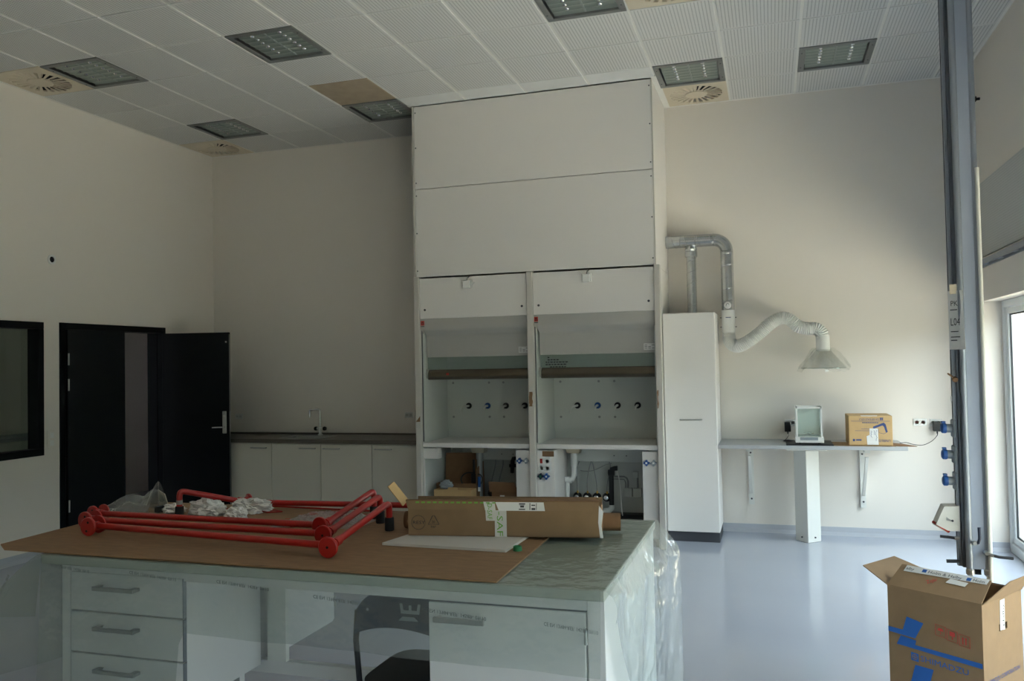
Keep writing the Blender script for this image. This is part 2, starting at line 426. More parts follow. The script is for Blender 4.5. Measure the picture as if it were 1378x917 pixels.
LIGHTS = {(1, 1): 'unlit square louvre ceiling light, alone among plain perforated tiles',
          (-2, 1): 'unlit louvre ceiling light beside the swirl vent above the door wall, away from the corner',
          (-2, 4): 'unlit louvre ceiling light beside the swirl vent in the corner of two walls',
          (1, 4): 'unlit louvre ceiling light next to the beige ceiling tile',
          (5, 1): 'unlit louvre ceiling light in front of the fume hood enclosure, beside a cream vent',
          (6, 4): 'unlit louvre ceiling light between the cream swirl vent and the hood enclosure corner',
          (8, 4): 'unlit louvre ceiling light near the window wall above the weighing shelf'}
VENTS = {(-3, 1): 'cream square swirl air vent against the door wall, away from the corner',
         (-3, 5): 'cream square swirl air vent in the far corner of the ceiling',
         (6, 5): 'cream square swirl air vent beside the tall white hood enclosure',
         (6, 1): 'cream square swirl air vent beside the light in front of the hood enclosure'}
def ceiling():
    c = struct(MB().box(XL-.2, XR+.32, YF-.2, YB+.2, 4.32, 4.5).build('ceiling', 'ceil', origin=(0, 0, 4.32)))
    # T-bars
    bars = MB()
    for i in range(-3, 11):
        x = GX+T*i
        a = x-.012 if i > -3 else x
        bars.box(a, x+.012, YF, YB, H+.006, H+.03)
    for j in range(-12, 7):
        y = GY+T*j
        if y > YF and y < YB: bars.box(XL, XR, y-.012, y+.012, H+.008, H+.03)
    bars.box(XL, XL+.02, YF, YB, H-.002, H+.03).box(XR-.02, XR, YF, YB, H-.002, H+.03).box(XL, XR, YB-.02, YB, H-.002, H+.03)
    bars.box(HX1_-.004, -.90, 7.33, YB, H-.001, H+.03).box(-3.34, HX0_+.004, 7.33, YB, H-.001, H+.03)
    b = bars.build('grid_bar', 'bar'); b.parent = c; b.location = b.location-c.location
    def tile_mesh(w, d, mt):
        gx, gy = .011, .005
        m = MB().box(-w/2+gx, w/2-gx, -d/2+gy, d/2-gy, 0, .018, bev=.002)
        o = m.build('ceiling_tile', mt, origin=(0, 0, 0)); me = o.data; bpy.data.objects.remove(o); return me
    std = tile_mesh(T, T, 'tile'); pl = tile_mesh(T, T, 'beige'); meshes = {}
    for i in range(-3, 11):
        for j in range(-12, 6):
            if (i, j) in LIGHTS or (i, j) in VENTS: continue
            x0, x1 = GX+T*i, min(GX+T*(i+1), XR); y0, y1 = max(GY+T*j, YF), min(GY+T*(j+1), YB)
            mt = 'tile'
            if 2 <= i <= 5 and j == 5: continue
            if 2 <= i <= 5 and j == 4: y1 = 7.36; mt = 'plain'
            if y1-y0 < .05: continue
            if (i, j) == (1, 3): me = pl
            elif abs(x1-x0-T) < 1e-3 and abs(y1-y0-T) < 1e-3: me = std
            else:
                k = (round(x1-x0, 3), round(y1-y0, 3), mt)
                if k not in meshes: meshes[k] = tile_mesh(k[0], k[1], mt)
                me = meshes[k]
            o = bpy.data.objects.new('ceiling_tile', me); COL.objects.link(o); o.parent = c
            o.location = ((x0+x1)/2, (y0+y1)/2, H-4.32)
            if (i, j) == (1, 3): o['label'] = 'beige unpainted ceiling tile'
    # back of the void above the tiles
ceiling()

def ceiling_light():
    t = thing('ceiling_light', '', 'ceiling light', (0, 0, 0)); w = .293
    fr = MB()
    for (a, b, c, d) in ((-w, w, -w, -w+.045), (-w, w, w-.045, w), (-w, -w+.05, -w+.045, w-.045), (w-.05, w, -w+.045, w-.045)):
        fr.box(a, b, c, d, -.004, .02, bev=.002)
    fr = fr.build('frame', 'lampframe', t)
    for sx in (-1, 1):
        for sy in (-.6, .6): MB().cyl((sx*(w-.022), sy*w, -.006), (sx*(w-.022), sy*w, -.003), .006, 8).build('screw', 'plinth', fr)
    MB().box(-w+.04, w-.04, -w+.04, w-.04, .045, .055).build('housing', 'lampback', t)
    MB().box(-w+.045, w-.045, -w+.04, -w+.048, .0, .045).box(-w+.045, w-.045, w-.048, w-.04, .0, .045).box(-w+.042, -w+.05, -w+.045, w-.045, .0, .045).box(w-.05, w-.042, -w+.045, w-.045, .0, .045).build('inner_rim', 'lampframe', t)
    for x in (-.12, .12):
        MB().cyl((x, -w+.06, .036), (x, w-.06, .036), .008, 10).build('lamp_tube', 'tubelamp', t, smooth=True)
    MB().box(-.006, .006, -w+.05, w-.05, .012, .03).build('divider', 'lampback', t)
    blade = lens = None; n = 7
    for x in (-.121, .121):
        for k in range(n):
            y = -w+.085+k*(2*w-.17)/(n-1)
            if blade is None:
                pr = [(-.034, .012), (-.022, .017), (-.008, .0195), (.008, .0195), (.022, .017), (.034, .012), (.03, .024), (-.03, .024)]
                blade = MB().prism(pr, (-.114, 0, 0), (0, 1, 0), (0, 0, 1), (.228, 0, 0)).build('louvre_blade', 'louvre', t, smooth=True); o = blade
                lens = MB().lathe([(0, .001), (.011, .003), (.017, .008), (.019, .016)], (0, 0, .004), n=14).build('glint_cup', 'chrome', t, smooth=True); q = lens  # chrome cups added to stand in for window glints on the blades
            else:
                o = blade.copy(); COL.objects.link(o); q = None
                if k < 6: q = lens.copy(); COL.objects.link(q)
            o.location = (x, y, 0)
            if q: q.location = (x-.0, y+.025, .004)
    return t
def swirl_vent():
    t = thing('air_vent', '', 'air vent', (0, 0, 0)); w = .293; R0 = .245; n = 48; pl = MB()
    ring = []
    for k in range(n):
        g = 2*PI*k/n; c, s = math.cos(g), math.sin(g); q = w/max(abs(c), abs(s)); ring.append(((c*R0, s*R0), (c*q, s*q)))
    vs = []
    for (a, b) in ring: vs += [(*a, 0), (*b, 0), (*a, .012), (*b, .012)]
    fs = []
    for k in range(n):
        p, q = 4*k, 4*((k+1) % n); fs += [(p, p+1, q+1, q), (p+2, q+2, q+3, p+3), (p, q, q+2, p+2), (p+1, p+3, q+3, q+1)]
    pl.add(vs, fs).build('plate', 'cream', t)
    MB().lathe([(.105, 0), (.1, -.006), (.02, -.008), (.0, -.008)][::-1]+[(.105, .01)], (0, 0, 0), n=28).build('hub', 'cream', t, smooth=True)
    MB().box(-w+.01, w-.01, -w+.01, w-.01, .05, .06).build('plenum', 'dark', t)
    v = None
    for k in range(24):
        if v is None:
            m = MB(); a = math.radians(3.7)
            m.prism([(.098, -.098*a), (.25, -.25*a*.9), (.25, .25*a*.9), (.098, .098*a)], (0, 0, .0), (1, 0, 0), (0, 1, 0), (0, 0, .0015))
            # slanted fin under the slot
            m.add([(.1, .1*a, .0012), (.248, .248*a*.9, .0012), (.248, .248*a*.9+.022, .026), (.1, .1*a+.012, .02)], [(0, 1, 2, 3)])
            v = m.build('vane', 'cream', t); o = v
        else: o = v.copy(); COL.objects.link(o)
        o.rotation_euler = (0, 0, 2*PI*k/24)
    return t
def place_ceiling_things():
    L0 = ceiling_light(); first = True
    for (i, j), lab in LIGHTS.items():
        loc = (GX+T*(i+.5), GY+T*(j+.5), H)
        if first: L0.location = loc; L0['label'] = lab; L0['group'] = 'ceiling lights'; first = False
        else: dup(L0, loc, None, lab, 'ceiling lights')
    V0 = swirl_vent(); first = True
    for (i, j), lab in VENTS.items():
        loc = (GX+T*(i+.5), GY+T*(j+.5), H)
        if first: V0.location = loc; V0['label'] = lab; V0['group'] = 'ceiling air vents'; first = False
        else: dup(V0, loc, None, lab, 'ceiling air vents')
place_ceiling_things()

# ------------------------------------------------------------------ windows, doors, outdoors
def outdoors():
    struct(MB().box(2.05, 40, -25, 45, FLOOR-.22, FLOOR-.1).build('ground', 'yard'))
    # low brick wing standing out from the building beyond the glazed opening
    w = MB().box(2.05, 2.9, 8.45, 8.75, FLOOR-.1, 3.4).build('brick_wing', 'brick')
    tag(w, 'red brick pier outside beyond the glazed window', 'wall')
    from mathutils import noise
    rows = []  # unseen green mound, added to keep low sky light out of the windows
    for i in range(81):
        y = -22+i*.75; row = []
        for (x, z) in ((6.6, FLOOR-.1), (6.4, 1.2), (6.5, BAFFLE_H*.7), (6.9, BAFFLE_H), (7.8, BAFFLE_H+.1), (8.6, BAFFLE_H*.7), (8.7, 1.2), (8.6, FLOOR-.1)):
            n = noise.noise(Vector((x, y*.9, z)))*.35
            row.append((x+n, y, z+(n if z > .5 else 0)))
        rows.append(row)
    h = MB().sheet(rows).build('baffle', 'baffle', smooth=True)
    tag(h, 'added long dark green hedge across the yard outside the windows', 'baffle')
outdoors()

def glazing():
    for n, (a, b) in enumerate(WIN_Y):
        fx0, fx1 = XR+.14, XR+.21; z0, z1 = FLOOR, WIN_HEAD; fw = .06
        m = MB()
        m.box(fx0, fx1, b-fw, b, z0, z1, bev=.006).box(fx0, fx1, a, a+fw, z0, z1, bev=.006)
        m.box(fx0, fx1, a+fw, b-fw, z0, z0+fw+.02, bev=.006).box(fx0, fx1, a+fw, b-fw, z1-fw, z1, bev=.006)
        mid = (a+b)/2; m.box(fx0, fx1, mid-.05, mid+.05, z0+fw, z1-fw, bev=.006)
        w = struct(m.build('window_%d' % (n+2), 'wframe'))
        og = w.location.copy()
        def sub(mb, name, mt):
            o = mb.build(name, mt); o.parent = w; o.location = o.location-og; return o
        for (c, d) in ((a+fw, mid-.05), (mid+.05, b-fw)):
            s = MB(); e = z0+fw+.02; g = z1-fw; sw = .055; sx0, sx1 = fx0+.015, fx1-.005
            s.box(sx0, sx1, c+.006, c+sw, e+.006, g-.006, bev=.005).box(sx0, sx1, d-sw, d-.006, e+.006, g-.006, bev=.005)
            s.box(sx0, sx1, c+sw, d-sw, e+.006, e+sw, bev=.005).box(sx0, sx1, c+sw, d-sw, g-sw, g-.006, bev=.005)
            sub(s, 'sash', 'wframe')
            k = MB(); x = fx0+.03
            k.box(x, x+.012, c+sw, c+sw+.012, e+sw, g-sw).box(x, x+.012, d-sw-.012, d-sw, e+sw, g-sw)
            k.box(x, x+.012, c+sw, d-sw, e+sw, e+sw+.012).box(x, x+.012, c+sw, d-sw, g-sw-.012, g-sw)
            sub(k, 'gasket', 'gasket')
            sub(MB().box(x+.004, x+.008, c+sw, d-sw, e+sw, g-sw), 'pane', 'glass')
glazing()

def left_wall_openings():
    # dark interior window
    y0, y1, z0, z1 = 4.2, 5.885, .85, 2.06; x0, x1 = XL-.12, XL+.012; fw = .062
    m = MB().box(x0, x1, y0, y1, z0, z0+fw, bev=.004).box(x0, x1, y0, y1, z1-fw, z1, bev=.004)
    m.box(x0, x1, y0, y0+fw, z0+fw, z1-fw, bev=.004).box(x0, x1, y1-fw, y1, z0+fw, z1-fw, bev=.004)
    w = struct(m.build('window_1', 'doorp')); og = w.location.copy()
    o = MB().box(XL-.1, XL-.094, y0+fw, y1-fw, z0+fw, z1-fw).build('pane', 'tintglass'); o.parent = w; o.location -= og
    # door frame
    y0, y1, z1 = 6.06, 7.465, 2.065; fw = .06; x0, x1 = XL-.185, XL+.014
    m = MB().box(x0, x1, y0, y0+fw, FLOOR, z1, bev=.004).box(x0, x1, y1-fw, y1, FLOOR, z1, bev=.004).box(x0, x1, y0+fw, y1-fw, z1-fw, z1, bev=.004)
    m.box(XL-.06, XL-.045, y0+fw, y0+fw+.015, FLOOR, z1-fw).box(XL-.06, XL-.045, y1-fw-.015, y1-fw, FLOOR, z1-fw)
    struct(m.build('trim_1', 'doorp'))
    # narrow closed leaf, hinged at the near jamb and standing slightly ajar into the room
    L = .60; th = .042; h = z1-fw-FLOOR-.012
    d = MB().box(0, L, -th, 0, 0, h, bev=.003).build('door_1', 'doorp', origin=(0, 0, 0)); struct(d)
    d.location = (XL+.004, y0+fw+.004, FLOOR+.006); d.rotation_euler = (0, 0, math.atan2(.60, .12))
    for z in (1.72, 1.48, .35):
        o = MB().tube([(.004, -th-.006, z), (.004, -th-.006, z+.11)], .008, 10).build('hinge', 'steel', origin=(0, 0, 0)); o.parent = d
    # wide open leaf, folded back towards the sink counter
    ex, ey = -5.60, 7.60; hx, hy = XL+.016, y1-fw-.004; ang = math.atan2(ey-hy, ex-hx); W = math.hypot(ex-hx, ey-hy)
    d = MB().box(0, W, 0, th, 0, h, bev=.003).build('door_2', 'doorp', origin=(0, 0, 0)); struct(d)
    d.location = (hx, hy, FLOOR+.006); d.rotation_euler = (0, 0, ang)
    def part(mb, name, mt):
        o = mb.build(name, mt, origin=(0, 0, 0)); o.parent = d; return o
    part(MB().box(W-.0005, W+.0015, .006, .02, .02, h-.02), 'edge_strip', 'steel')
    part(MB().box(W-.001, W+.003, .004, .024, .98, 1.2), 'lock_faceplate', 'steel')
    part(MB().box(W, W+.012, .008, .02, 1.1, 1.115).box(W, W+.01, .008, .02, 1.02, 1.05), 'lock_bolt', 'chrome')
    pl = part(MB().box(W-.075, W-.03, -.008, .0, .96, 1.2, bev=.004), 'handle_plate', 'steel')
    hd = MB().cyl((W-.052, -.004, 1.03), (W-.052, -.05, 1.03), .009, 10).tube([(W-.052, -.048, 1.03), (W-.09, -.05, 1.03), (W-.17, -.05, 1.028)], .009, 10)
    o = hd.build('handle', 'chrome', origin=(0, 0, 0), smooth=True); o.parent = pl
    part(MB().cyl((W-.052, -.012, 1.15), (W-.052, -.004, 1.15), .012, 12), 'lock_cylinder', 'chrome')
    part(MB().cyl((W-.03, -.003, 1.95), (W-.03, 0, 1.95), .01, 10), 'stopper', 'steel')
    # round wall opening with white collar and a socket by the door
    c = (XL+.0, 5.977, 2.644)
    t = thing('wall_grommet', 'small round white wall grommet with dark centre above the dark window', 'grommet', (XL, 5.977, 2.60))
    MB().lathe([(.045, 0), (.045, .012), (.03, .014), (.028, .004), (.0, .004)], c, (1, 0, 0), 24).build('collar', 'white', t, smooth=True)
    MB().lathe([(.027, .0045), (.027, .006), (0, .006)], c, (1, 0, 0), 20).build('hole', 'dark', t)
    t = thing('wall_switch', 'small white double wall switch between the dark window and the door frame', 'switch', (XL, 5.97, .91))
    MB().box(XL, XL+.012, 5.925, 6.005, .91, 1.07, bev=.003).build('plate', 'wall', t)
    for z in (.93, 1.0): MB().box(XL+.012, XL+.017, 5.945, 5.985, z, z+.05, bev=.002).build('rocker', 'white', t)
    # low cabinet in the corridor, seen through the dark glass
    t = thing('corridor_cabinet', 'low pale cabinet standing in the next room behind the dark glass', 'cabinet', (-8.05, 7.3, FLOOR))
    MB().box(-8.298, -7.85, 6.5, 8.3, FLOOR, .86).build('body', 'lamcab', t)
    MB().box(-8.298, -7.82, 6.48, 8.32, .86, .9, bev=.003).build('worktop', 'shelf', t)
    for y in (6.5, 7.1, 7.7): MB().box(-7.85, -7.832, y+.004, y+.596, FLOOR+.1, .85, bev=.002).build('door', 'lamcab', t)
left_wall_openings()

def wall_fittings():
    # curtain rail on the window wall
    t = thing('blind_rail', 'long aluminium blind rail fixed to the window wall below the perforated panel', 'rail', (XR, 3, 2.33))
    MB().box(XR-.045, XR, YF+.3, YB-.04, 2.372, 2.385).box(XR-.05, XR-.042, YF+.3, YB-.04, 2.34, 2.385).box(XR-.008, XR-.001, YF+.3, YB-.04, 2.33, 2.385).build('track', 'alu', t)
    for k in range(24): MB().box(XR-.04, XR-.01, YF+.5+k*.44, YF+.62+k*.44, 2.344, 2.352).build('slat', 'lightalu', t)
    h = MB().cyl((XR, 7.75, 3.75), (XR-.03, 7.75, 3.75), .012, 10).box(XR-.035, XR-.028, 7.735, 7.765, 3.73, 3.77).build('wall_hook', 'black')
    tag(h, 'tiny black hook high on the window wall', 'hook')
wall_fittings()

# ------------------------------------------------------------------ hood enclosure above the fume hoods
HX0, HX1, HY = -3.295, -0.957, 7.37
def enclosure():
    t = thing('hood_enclosure', 'tall white boxed-in enclosure reaching the ceiling above the two fume hoods', 'enclosure', ((HX0+HX1)/2, 7.8, 2.44))
    zs = [(2.457, 3.312), (3.318, H-.004)]
    for (a, b) in zs:
        p = MB().box(HX0+.022, HX1-.012, HY, HY+.018, a, b, bev=.002).build('front_panel', 'grey' if 0 else 'hoodw', t)
        n = 3
        for x in (HX0+.034, HX1-.024):
            for k in range(n): 
                z = a+.06+(b-a-.12)*k/(n-1)
                MB().cyl((x, HY-.002, z), (x, HY+.001, z), .0065, 10).build('screw', 'plinth', p)
    MB().box(HX0, HX0+.02, HY-.004, HY+.03, 2.457, H-.002).build('corner_strip', 'hoodpost', t)
    MB().box(HX1-.01, HX1, HY-.002, HY+.03, 2.457, H-.002).build('corner_strip', 'hoodpost', t)
    MB().box(HX0, HX0+.018, HY+.03, YB-.002, 2.457, H-.002).build('side_panel', 'hoodw', t)
    MB().box(HX1-.016, HX1, HY+.03, YB-.002, 2.457, H-.002).build('side_panel', 'hoodw', t)
enclosure()

def four_lobe(mb, c, r, d):
    """four-lobed valve knob facing -Y"""
    pts = []
    for k in range(32):
        g = 2*PI*k/32; q = r*(.8+.2*math.cos(4*g)); pts.append((math.cos(g)*q, math.sin(g)*q))
    return mb.prism(pts, c, (1, 0, 0), (0, 0, 1), (0, -d, 0))

def fume_hood(idx, px0, px1, x0, x1):
    """px0..px1 = left post; x0..x1 = clear front opening"""
    lab = ['white fume hood with cardboard boxes stored underneath, next to the sink counter',
           'white fume hood with valves and white drain pipes underneath, next to the tall cabinet'][idx]
    t = thing('fume_hood', lab, 'fume hood', ((x0+x1)/2, 7.7, FLOOR))
    ztop = 2.44
    def P(mb, name, m, par=None, smooth=False): return mb.build(name, m, par or t, smooth)
    P(MB().box(px0, px1, HY-.028, HY+.03, FLOOR, 2.455, bev=.004), 'post', 'hoodpost')
    P(MB().box(HX0, HX0+.018, HY+.03, YB-.002, FLOOR, 2.455) if idx == 0 else MB().box(HX1-.016, HX1, HY+.03, YB-.002, FLOOR, 2.455), 'outer_side', 'hoodw')
    if idx == 1: P(MB().box(-.976, -.922, HY-.028, HY+.03, FLOOR, 2.455, bev=.004), 'post', 'hoodpost')
    # front top panel, screws, wired sensor box
    tp = P(MB().box(x0, x1, HY-.004, HY+.016, 2.05, ztop, bev=.002), 'top_panel', 'hoodw')
    for x in (x0+.05, x1-.05): P(MB().cyl((x, HY-.008, 2.135), (x, HY-.003, 2.135), .011, 12), 'screw', 'plinth', tp)
    cx = x0+(.50 if idx == 0 else .515)
    sb = P(MB().box(cx-.04, cx+.03, HY-.05, HY-.004, 2.325, 2.40, bev=.004), 'sensor_box', 'white', tp)
    if idx == 0: P(MB().prism([(.03, .02), (.05, .06), (.055, .035), (.075, .03), (.055, .015), (.05, -.02)], (cx, HY-.035, 2.345), (1, 0, 0), (0, 0, 1), (0, .012, 0)), 'sensor_bracket', 'white', tp)
    else: P(MB().box(cx+.03, cx+.04, HY-.04, HY-.004, 2.33, 2.405), 'sensor_bracket', 'white', tp)
    P(MB().tube(bez((cx, HY-.03, 2.40), (cx+.0, HY-.04, 2.43), (cx+.012, HY-.02, 2.425), (cx+.02, HY-.006, 2.445), 8), .003, 6), 'sensor_wire', 'black', tp)
    # curved grey housing of the sash
    pr = [(0, 2.048), (0, 1.962), (.004, 1.945), (.016, 1.928), (.045, 1.905), (.075, 1.885), (.08, 1.872), (.08, 1.675), (.092, 1.675), (.092, 1.88), (.082, 1.897), (.05, 1.918), (.022, 1.938), (.012, 1.962), (.012, 2.048)]
    hs = P(MB().prism(pr, (x0+.03, HY, 0), (0, 1, 0), (0, 0, 1), (x1-x0-.03, 0, 0)), 'sash_housing', 'grey', smooth=True)
    P(MB().box(x0, x0+.03, HY, HY+.012, 1.96, 2.048).prism([(0, .06), (.03, 0), (.03, .06)], (x0, HY, 1.90), (1, 0, 0), (0, 0, 1), (0, .012, 0)), 'housing_end', 'grey', hs)
    # red emblem with a white arch and black line of print
    e = P(MB().box(x0+.004, x0+.04, HY-.0025, HY-.0005, 1.985, 2.03), 'emblem', 'redprint', hs)
    P(MB().prism([(0, 0), (0, .022), (.006, .03), (.014, .03), (.02, .022), (.02, 0), (.014, 0), (.014, .02), (.01, .024), (.006, .02), (.006, 0)], (x0+.012, HY-.003, 1.99), (1, 0, 0), (0, 0, 1), (0, .0005, 0)), 'emblem_arch', 'ink' if 0 else 'dark', hs)
    P(MB().box(x0+.004, x0+.04, HY-.0025, HY-.0005, 1.972, 1.979), 'emblem_print', 'ink', hs)
    lb = P(MB().box(x1-.115, x1-.01, HY+.077, HY+.0795, 1.70, 1.758), 'rating_label', 'paper', hs)
    for r in range(3):
        for k in range(3):
            if (r+k) % 4 != 3: P(MB().box(x1-.108+k*.033, x1-.085+k*.033, HY+.0762, HY+.0768, 1.713+r*.014, 1.717+r*.014), 'label_print', 'ink', hs)
    # sash: glass and steel grip
    sa = P(MB().box(x0+.03, x1-.004, HY+.094, HY+.1, 1.50, 1.95), 'sash_pane', 'sashglass')
    gp = [(0, 0), (-.022, .006), (-.03, .03), (-.026, .06), (-.012, .085), (.004, .1), (.012, .1), (.012, 0)]
    P(MB().prism(gp, (x0+.04, HY+.094, 1.455), (0, 1, 0), (0, 0, 1), (x1-x0-.05, 0, 0)), 'sash_grip', 'sashbar', smooth=True)
    P(MB().box(x0+.028, x0+.042, HY+.06, HY+.1, 1.47, 1.56, bev=.003), 'sash_guide', 'steel')
    P(MB().box(x1-.006, x1+.004, HY+.03, HY+.09, 1.455, 1.60, bev=.003), 'sash_guide', 'white')
    if idx == 0: P(MB().box(x0+.235, x0+.26, HY+.0625, HY+.0645, 1.50, 1.52), 'red_sticker', 'redprint')
    else:
        st = MB()
        rng = random.Random(3)
        for r, (a, b) in enumerate(((.02, .04), (.02, .13), (.0, .2), (.0, .2), (.04, .18))):
            x = a
            while x < b:
                wd = rng.uniform(.014, .026); st.box(x0+.08+x, x0+.08+x+wd, HY+.0925, HY+.0938, 1.645-r*.022, 1.655-r*.022); x += wd+.008
        P(st, 'glass_print', 'ink', sa)
    # lining
    ys = 8.0
    P(MB().box(x0-.002, x0+.014, HY+.03, ys+.06, .85, ztop), 'side_lining', 'hoodin')
    P(MB().box(x1-.014, x1+.002, HY+.03, ys+.06, .85, ztop), 'side_lining', 'hoodin')
    bk = P(MB().box(x0+.014, x1-.014, ys, ys+.012, .935, ztop), 'back_lining', 'hoodin')
    P(MB().box(x0+.014, x1-.014, ys+.02, ys+.032, .85, .935), 'lower_baffle', 'hoodin')
    P(MB().box(x0+.014, x1-.014, HY+.1, ys+.06, 2.38, 2.40), 'roof_lining', 'hoodin')
    P(MB().box(x0, x1, HY+.005, ys+.06, .806, .85, bev=.004), 'worktop', 'hoodw')
    P(MB().prism([(.0, .0), (.012, 0), (.035, 1.05), (.03, 1.08), (.0, 1.08)], (x0, HY+.02, .86), (0, 1, 0), (0, 0, 1), (.006, 0, 0)), 'edge_seal', 'plinth')
    # service outlets and bolt covers on the lining
    tx = (-2.988, -2.783, -2.586, -2.386) if idx == 0 else (-1.842, -1.639, -1.442, -1.245)
    for k, x in enumerate(tx):
        g = P(MB().lathe([(.031, 0), (.031, .012), (.026, .016), (0, .016)], (x, ys, 1.173), (0, -1, 0), 20), 'service_outlet', 'bluecap' if k == 1 else 'black', bk, True)
        n = MB().cyl((x, ys-.015, 1.173), (x, ys-.07, 1.173), .011, 10)
        if k == 0: n.tube([(x, ys-.07, 1.173), (x-.035, ys-.09, 1.168), (x-.05, ys-.095, 1.14), (x-.052, ys-.095, 1.10)], [.012, .011, .010, .006], 10)
        else: n.tube([(x, ys-.06, 1.173), (x-.008, ys-.085, 1.16), (x-.012, ys-.088, 1.13)], [.012, .010, .006], 10)
        P(n, 'outlet_nozzle', 'offwhite', bk, True)
    bx = [-3.159, -2.765, -2.61] if idx == 0 else [-2.013, -1.625, -1.47]
    for x in bx:
        for z in (1.41, 1.06): P(MB().lathe([(.012, 0), (.012, .004), (0, .005)], (x, ys, z), (0, -1, 0), 14), 'bolt_cover', 'gpipe', bk)
    # base: back board, floor, side returns
    P(MB().box(x0, x1, 8.08, 8.1, FLOOR, .80), 'base_back', 'hoodin')
    P(MB().box(x0, x1, HY+.03, 8.08, .02, .04), 'base_shelf', 'hoodin')
    P(MB().box(x0, x0+.014, HY+.03, 8.08, FLOOR, .80), 'base_side', 'hoodin')
    P(MB().box(x1-.014, x1, HY+.03, 8.08, FLOOR, .80), 'base_side', 'hoodin')
    P(MB().box(x0, x1, HY+.06, HY+.075, FLOOR, .04), 'plinth', 'plinth')
    bb = P(MB().box(x0+.2, x1-.014, 7.93, 7.945, .63, .745, bev=.002), 'service_beam', 'hoodin')
    for x in (x0+.62, x0+.74): P(MB().cyl((x, 7.929, .69), (x, 7.931, .69), .006, 8), 'screw', 'plinth', bb)
    # right service panel with two knobs
    rp = P(MB().box(x1-.145, x1-.002, HY+.022, HY+.04, .03, .79, bev=.002).box(x1-.145, x1-.13, HY+.04, HY+.3, .03, .79), 'service_panel', 'hoodw')
    for k, x in enumerate((x1-.105, x1-.042)):
        kn = P(four_lobe(MB(), (x, HY+.02, .693), .028, .03), 'valve_knob', 'bluecap' if k == 0 else 'greyplastic', rp)
        P(MB().box(x-.008, x+.008, HY-.0115, HY-.0102, .685, .701), 'knob_cap', 'white', rp)
    if idx == 1:
        lp = P(MB().box(x0, x0+.165, HY+.022, HY+.04, .03, .79, bev=.002).box(x0+.15, x0+.165, HY+.04, HY+.5, .03, .79), 'service_panel', 'hoodw')
        P(MB().box(x0+.05, x0+.16, HY+.018, HY+.0225, .735, .785), 'brown_sticker', 'cardd', lp)
        P(MB().box(x0+.02, x0+.13, HY+.015, HY+.0225, .595, .73, bev=.003), 'socket_plate', 'white', lp)
        P(MB().box(x0+.028, x0+.052, HY+.010, HY+.016, .672, .715, bev=.002), 'red_switch', 'red', lp)
        for (a, z) in ((.098, .69), (.042, .627), (.098, .627)):
            P(MB().lathe([(.022, 0), (.022, .004), (.017, .004), (.016, 0), (0, 0)], (x0+a, HY+.015, z), (0, -1, 0), 18), 'socket', 'offwhite', lp)
            for s in (-1, 1): P(MB().cyl((x0+a+.008*s, HY+.0125, z), (x0+a+.008*s, HY+.0145, z), .003, 6), 'socket_hole', 'dark', lp)
        for k, a in enumerate((.035, .09)):
            P(four_lobe(MB(), (x0+a, HY+.02, .553), .03, .03), 'valve_knob', 'navy' if k == 0 else 'bluecap', lp)
            P(MB().box(x0+a-.008, x0+a+.008, HY-.0115, HY-.0102, .545, .561), 'knob_cap', 'green' if k == 0 else 'white', lp)
        bh = P(MB().box(x0+.012, x1-.012, 8.04, 8.07, .25, .8), 'rear_panel', 'hoodin')
        # drain with trap
        P(MB().prism([(-.075, 0), (.075, 0), (.06, -.07), (-.06, -.07)], (x0+.26, 7.72, .80), (1, 0, 0), (0, 0, 1), (0, .1, 0)), 'drain_funnel', 'beigep')
        px = x0+.26
        P(MB().cyl((px, 7.77, .735), (px, 7.77, .60), .032, 14).tube([(px, 7.77, .61), (px, 7.77, .52), (px-.02, 7.77, .475), (px-.06, 7.77, .47), (px-.075, 7.77, .47)], .026, 12).cyl((px-.07, 7.77, .50), (px-.07, 7.77, .13), .022, 12).cyl((px-.09, 7.77, .47), (px-.03, 7.77, .47), .032, 12), 'drain_pipe', 'white', smooth=True)
        # four gas valves with hoses from above
        for k, x in enumerate((-1.849, -1.751, -1.655, -1.558)):
            v = P(MB().lathe([(0, 0), (.042, 0), (.044, .01), (.036, .03), (.02, .045), (0, .048)], (x, 7.95, .285), (0, -1, 0), 20), 'gas_valve', 'black', None, True)
            P(MB().lathe([(.022, .035), (.022, .055), (.01, .06), (0, .06)], (x, 7.95, .285), (0, -1, 0), 14), 'valve_cap', 'chrome', v, True)
            P(MB().cyl((x+.005, 7.93, .315), (x+.005, 7.93, .345), .009, 8), 'valve_stem', 'brass', v)
            top = (-1.80, -1.70, -1.71, -1.55)[k]
            P(MB().tube(bez((x+.005, 7.93, .345), (x-.0, 7.93, .48), (top+.05*(k-1.5), 7.95, .58), (top, 7.96, .66), 10), .006, 6), 'valve_hose', 'gpipe', v, True)
        P(MB().tube(bez((px+.03, 7.9, .545), (px+.2, 7.88, .52), (-1.62, 7.9, .60), (-1.50, 7.93, .615), 12), .005, 6), 'grey_cable', 'gpipe', None, True)
        P(MB().tube([(-1.505, 7.9, .195), (-1.502, 7.9, .54), (-1.497, 7.9, .56), (-1.46, 7.9, .572), (-1.44, 7.9, .572)], .024, 12).cyl((-1.53, 7.9, .53), (-1.47, 7.9, .53), .03, 12), 'black_pipe', 'black', None, True)
        P(MB().tube([(-1.505, 7.9, .22), (-1.505, 7.9, .19), (-1.53, 7.9, .165), (-1.58, 7.9, .16)], .027, 12), 'pipe_elbow', 'white', None, True)
        P(MB().tube(bez((-1.46, 7.9, .6), (-1.40, 7.9, .45), (-1.42, 7.9, .25), (-1.40, 7.9, .12), 10), .005, 6), 'white_cable', 'white', None, True)
        P(MB().box(-1.60, x1-.2, 7.9, 8.03, .04, .13), 'black_tray', 'black')
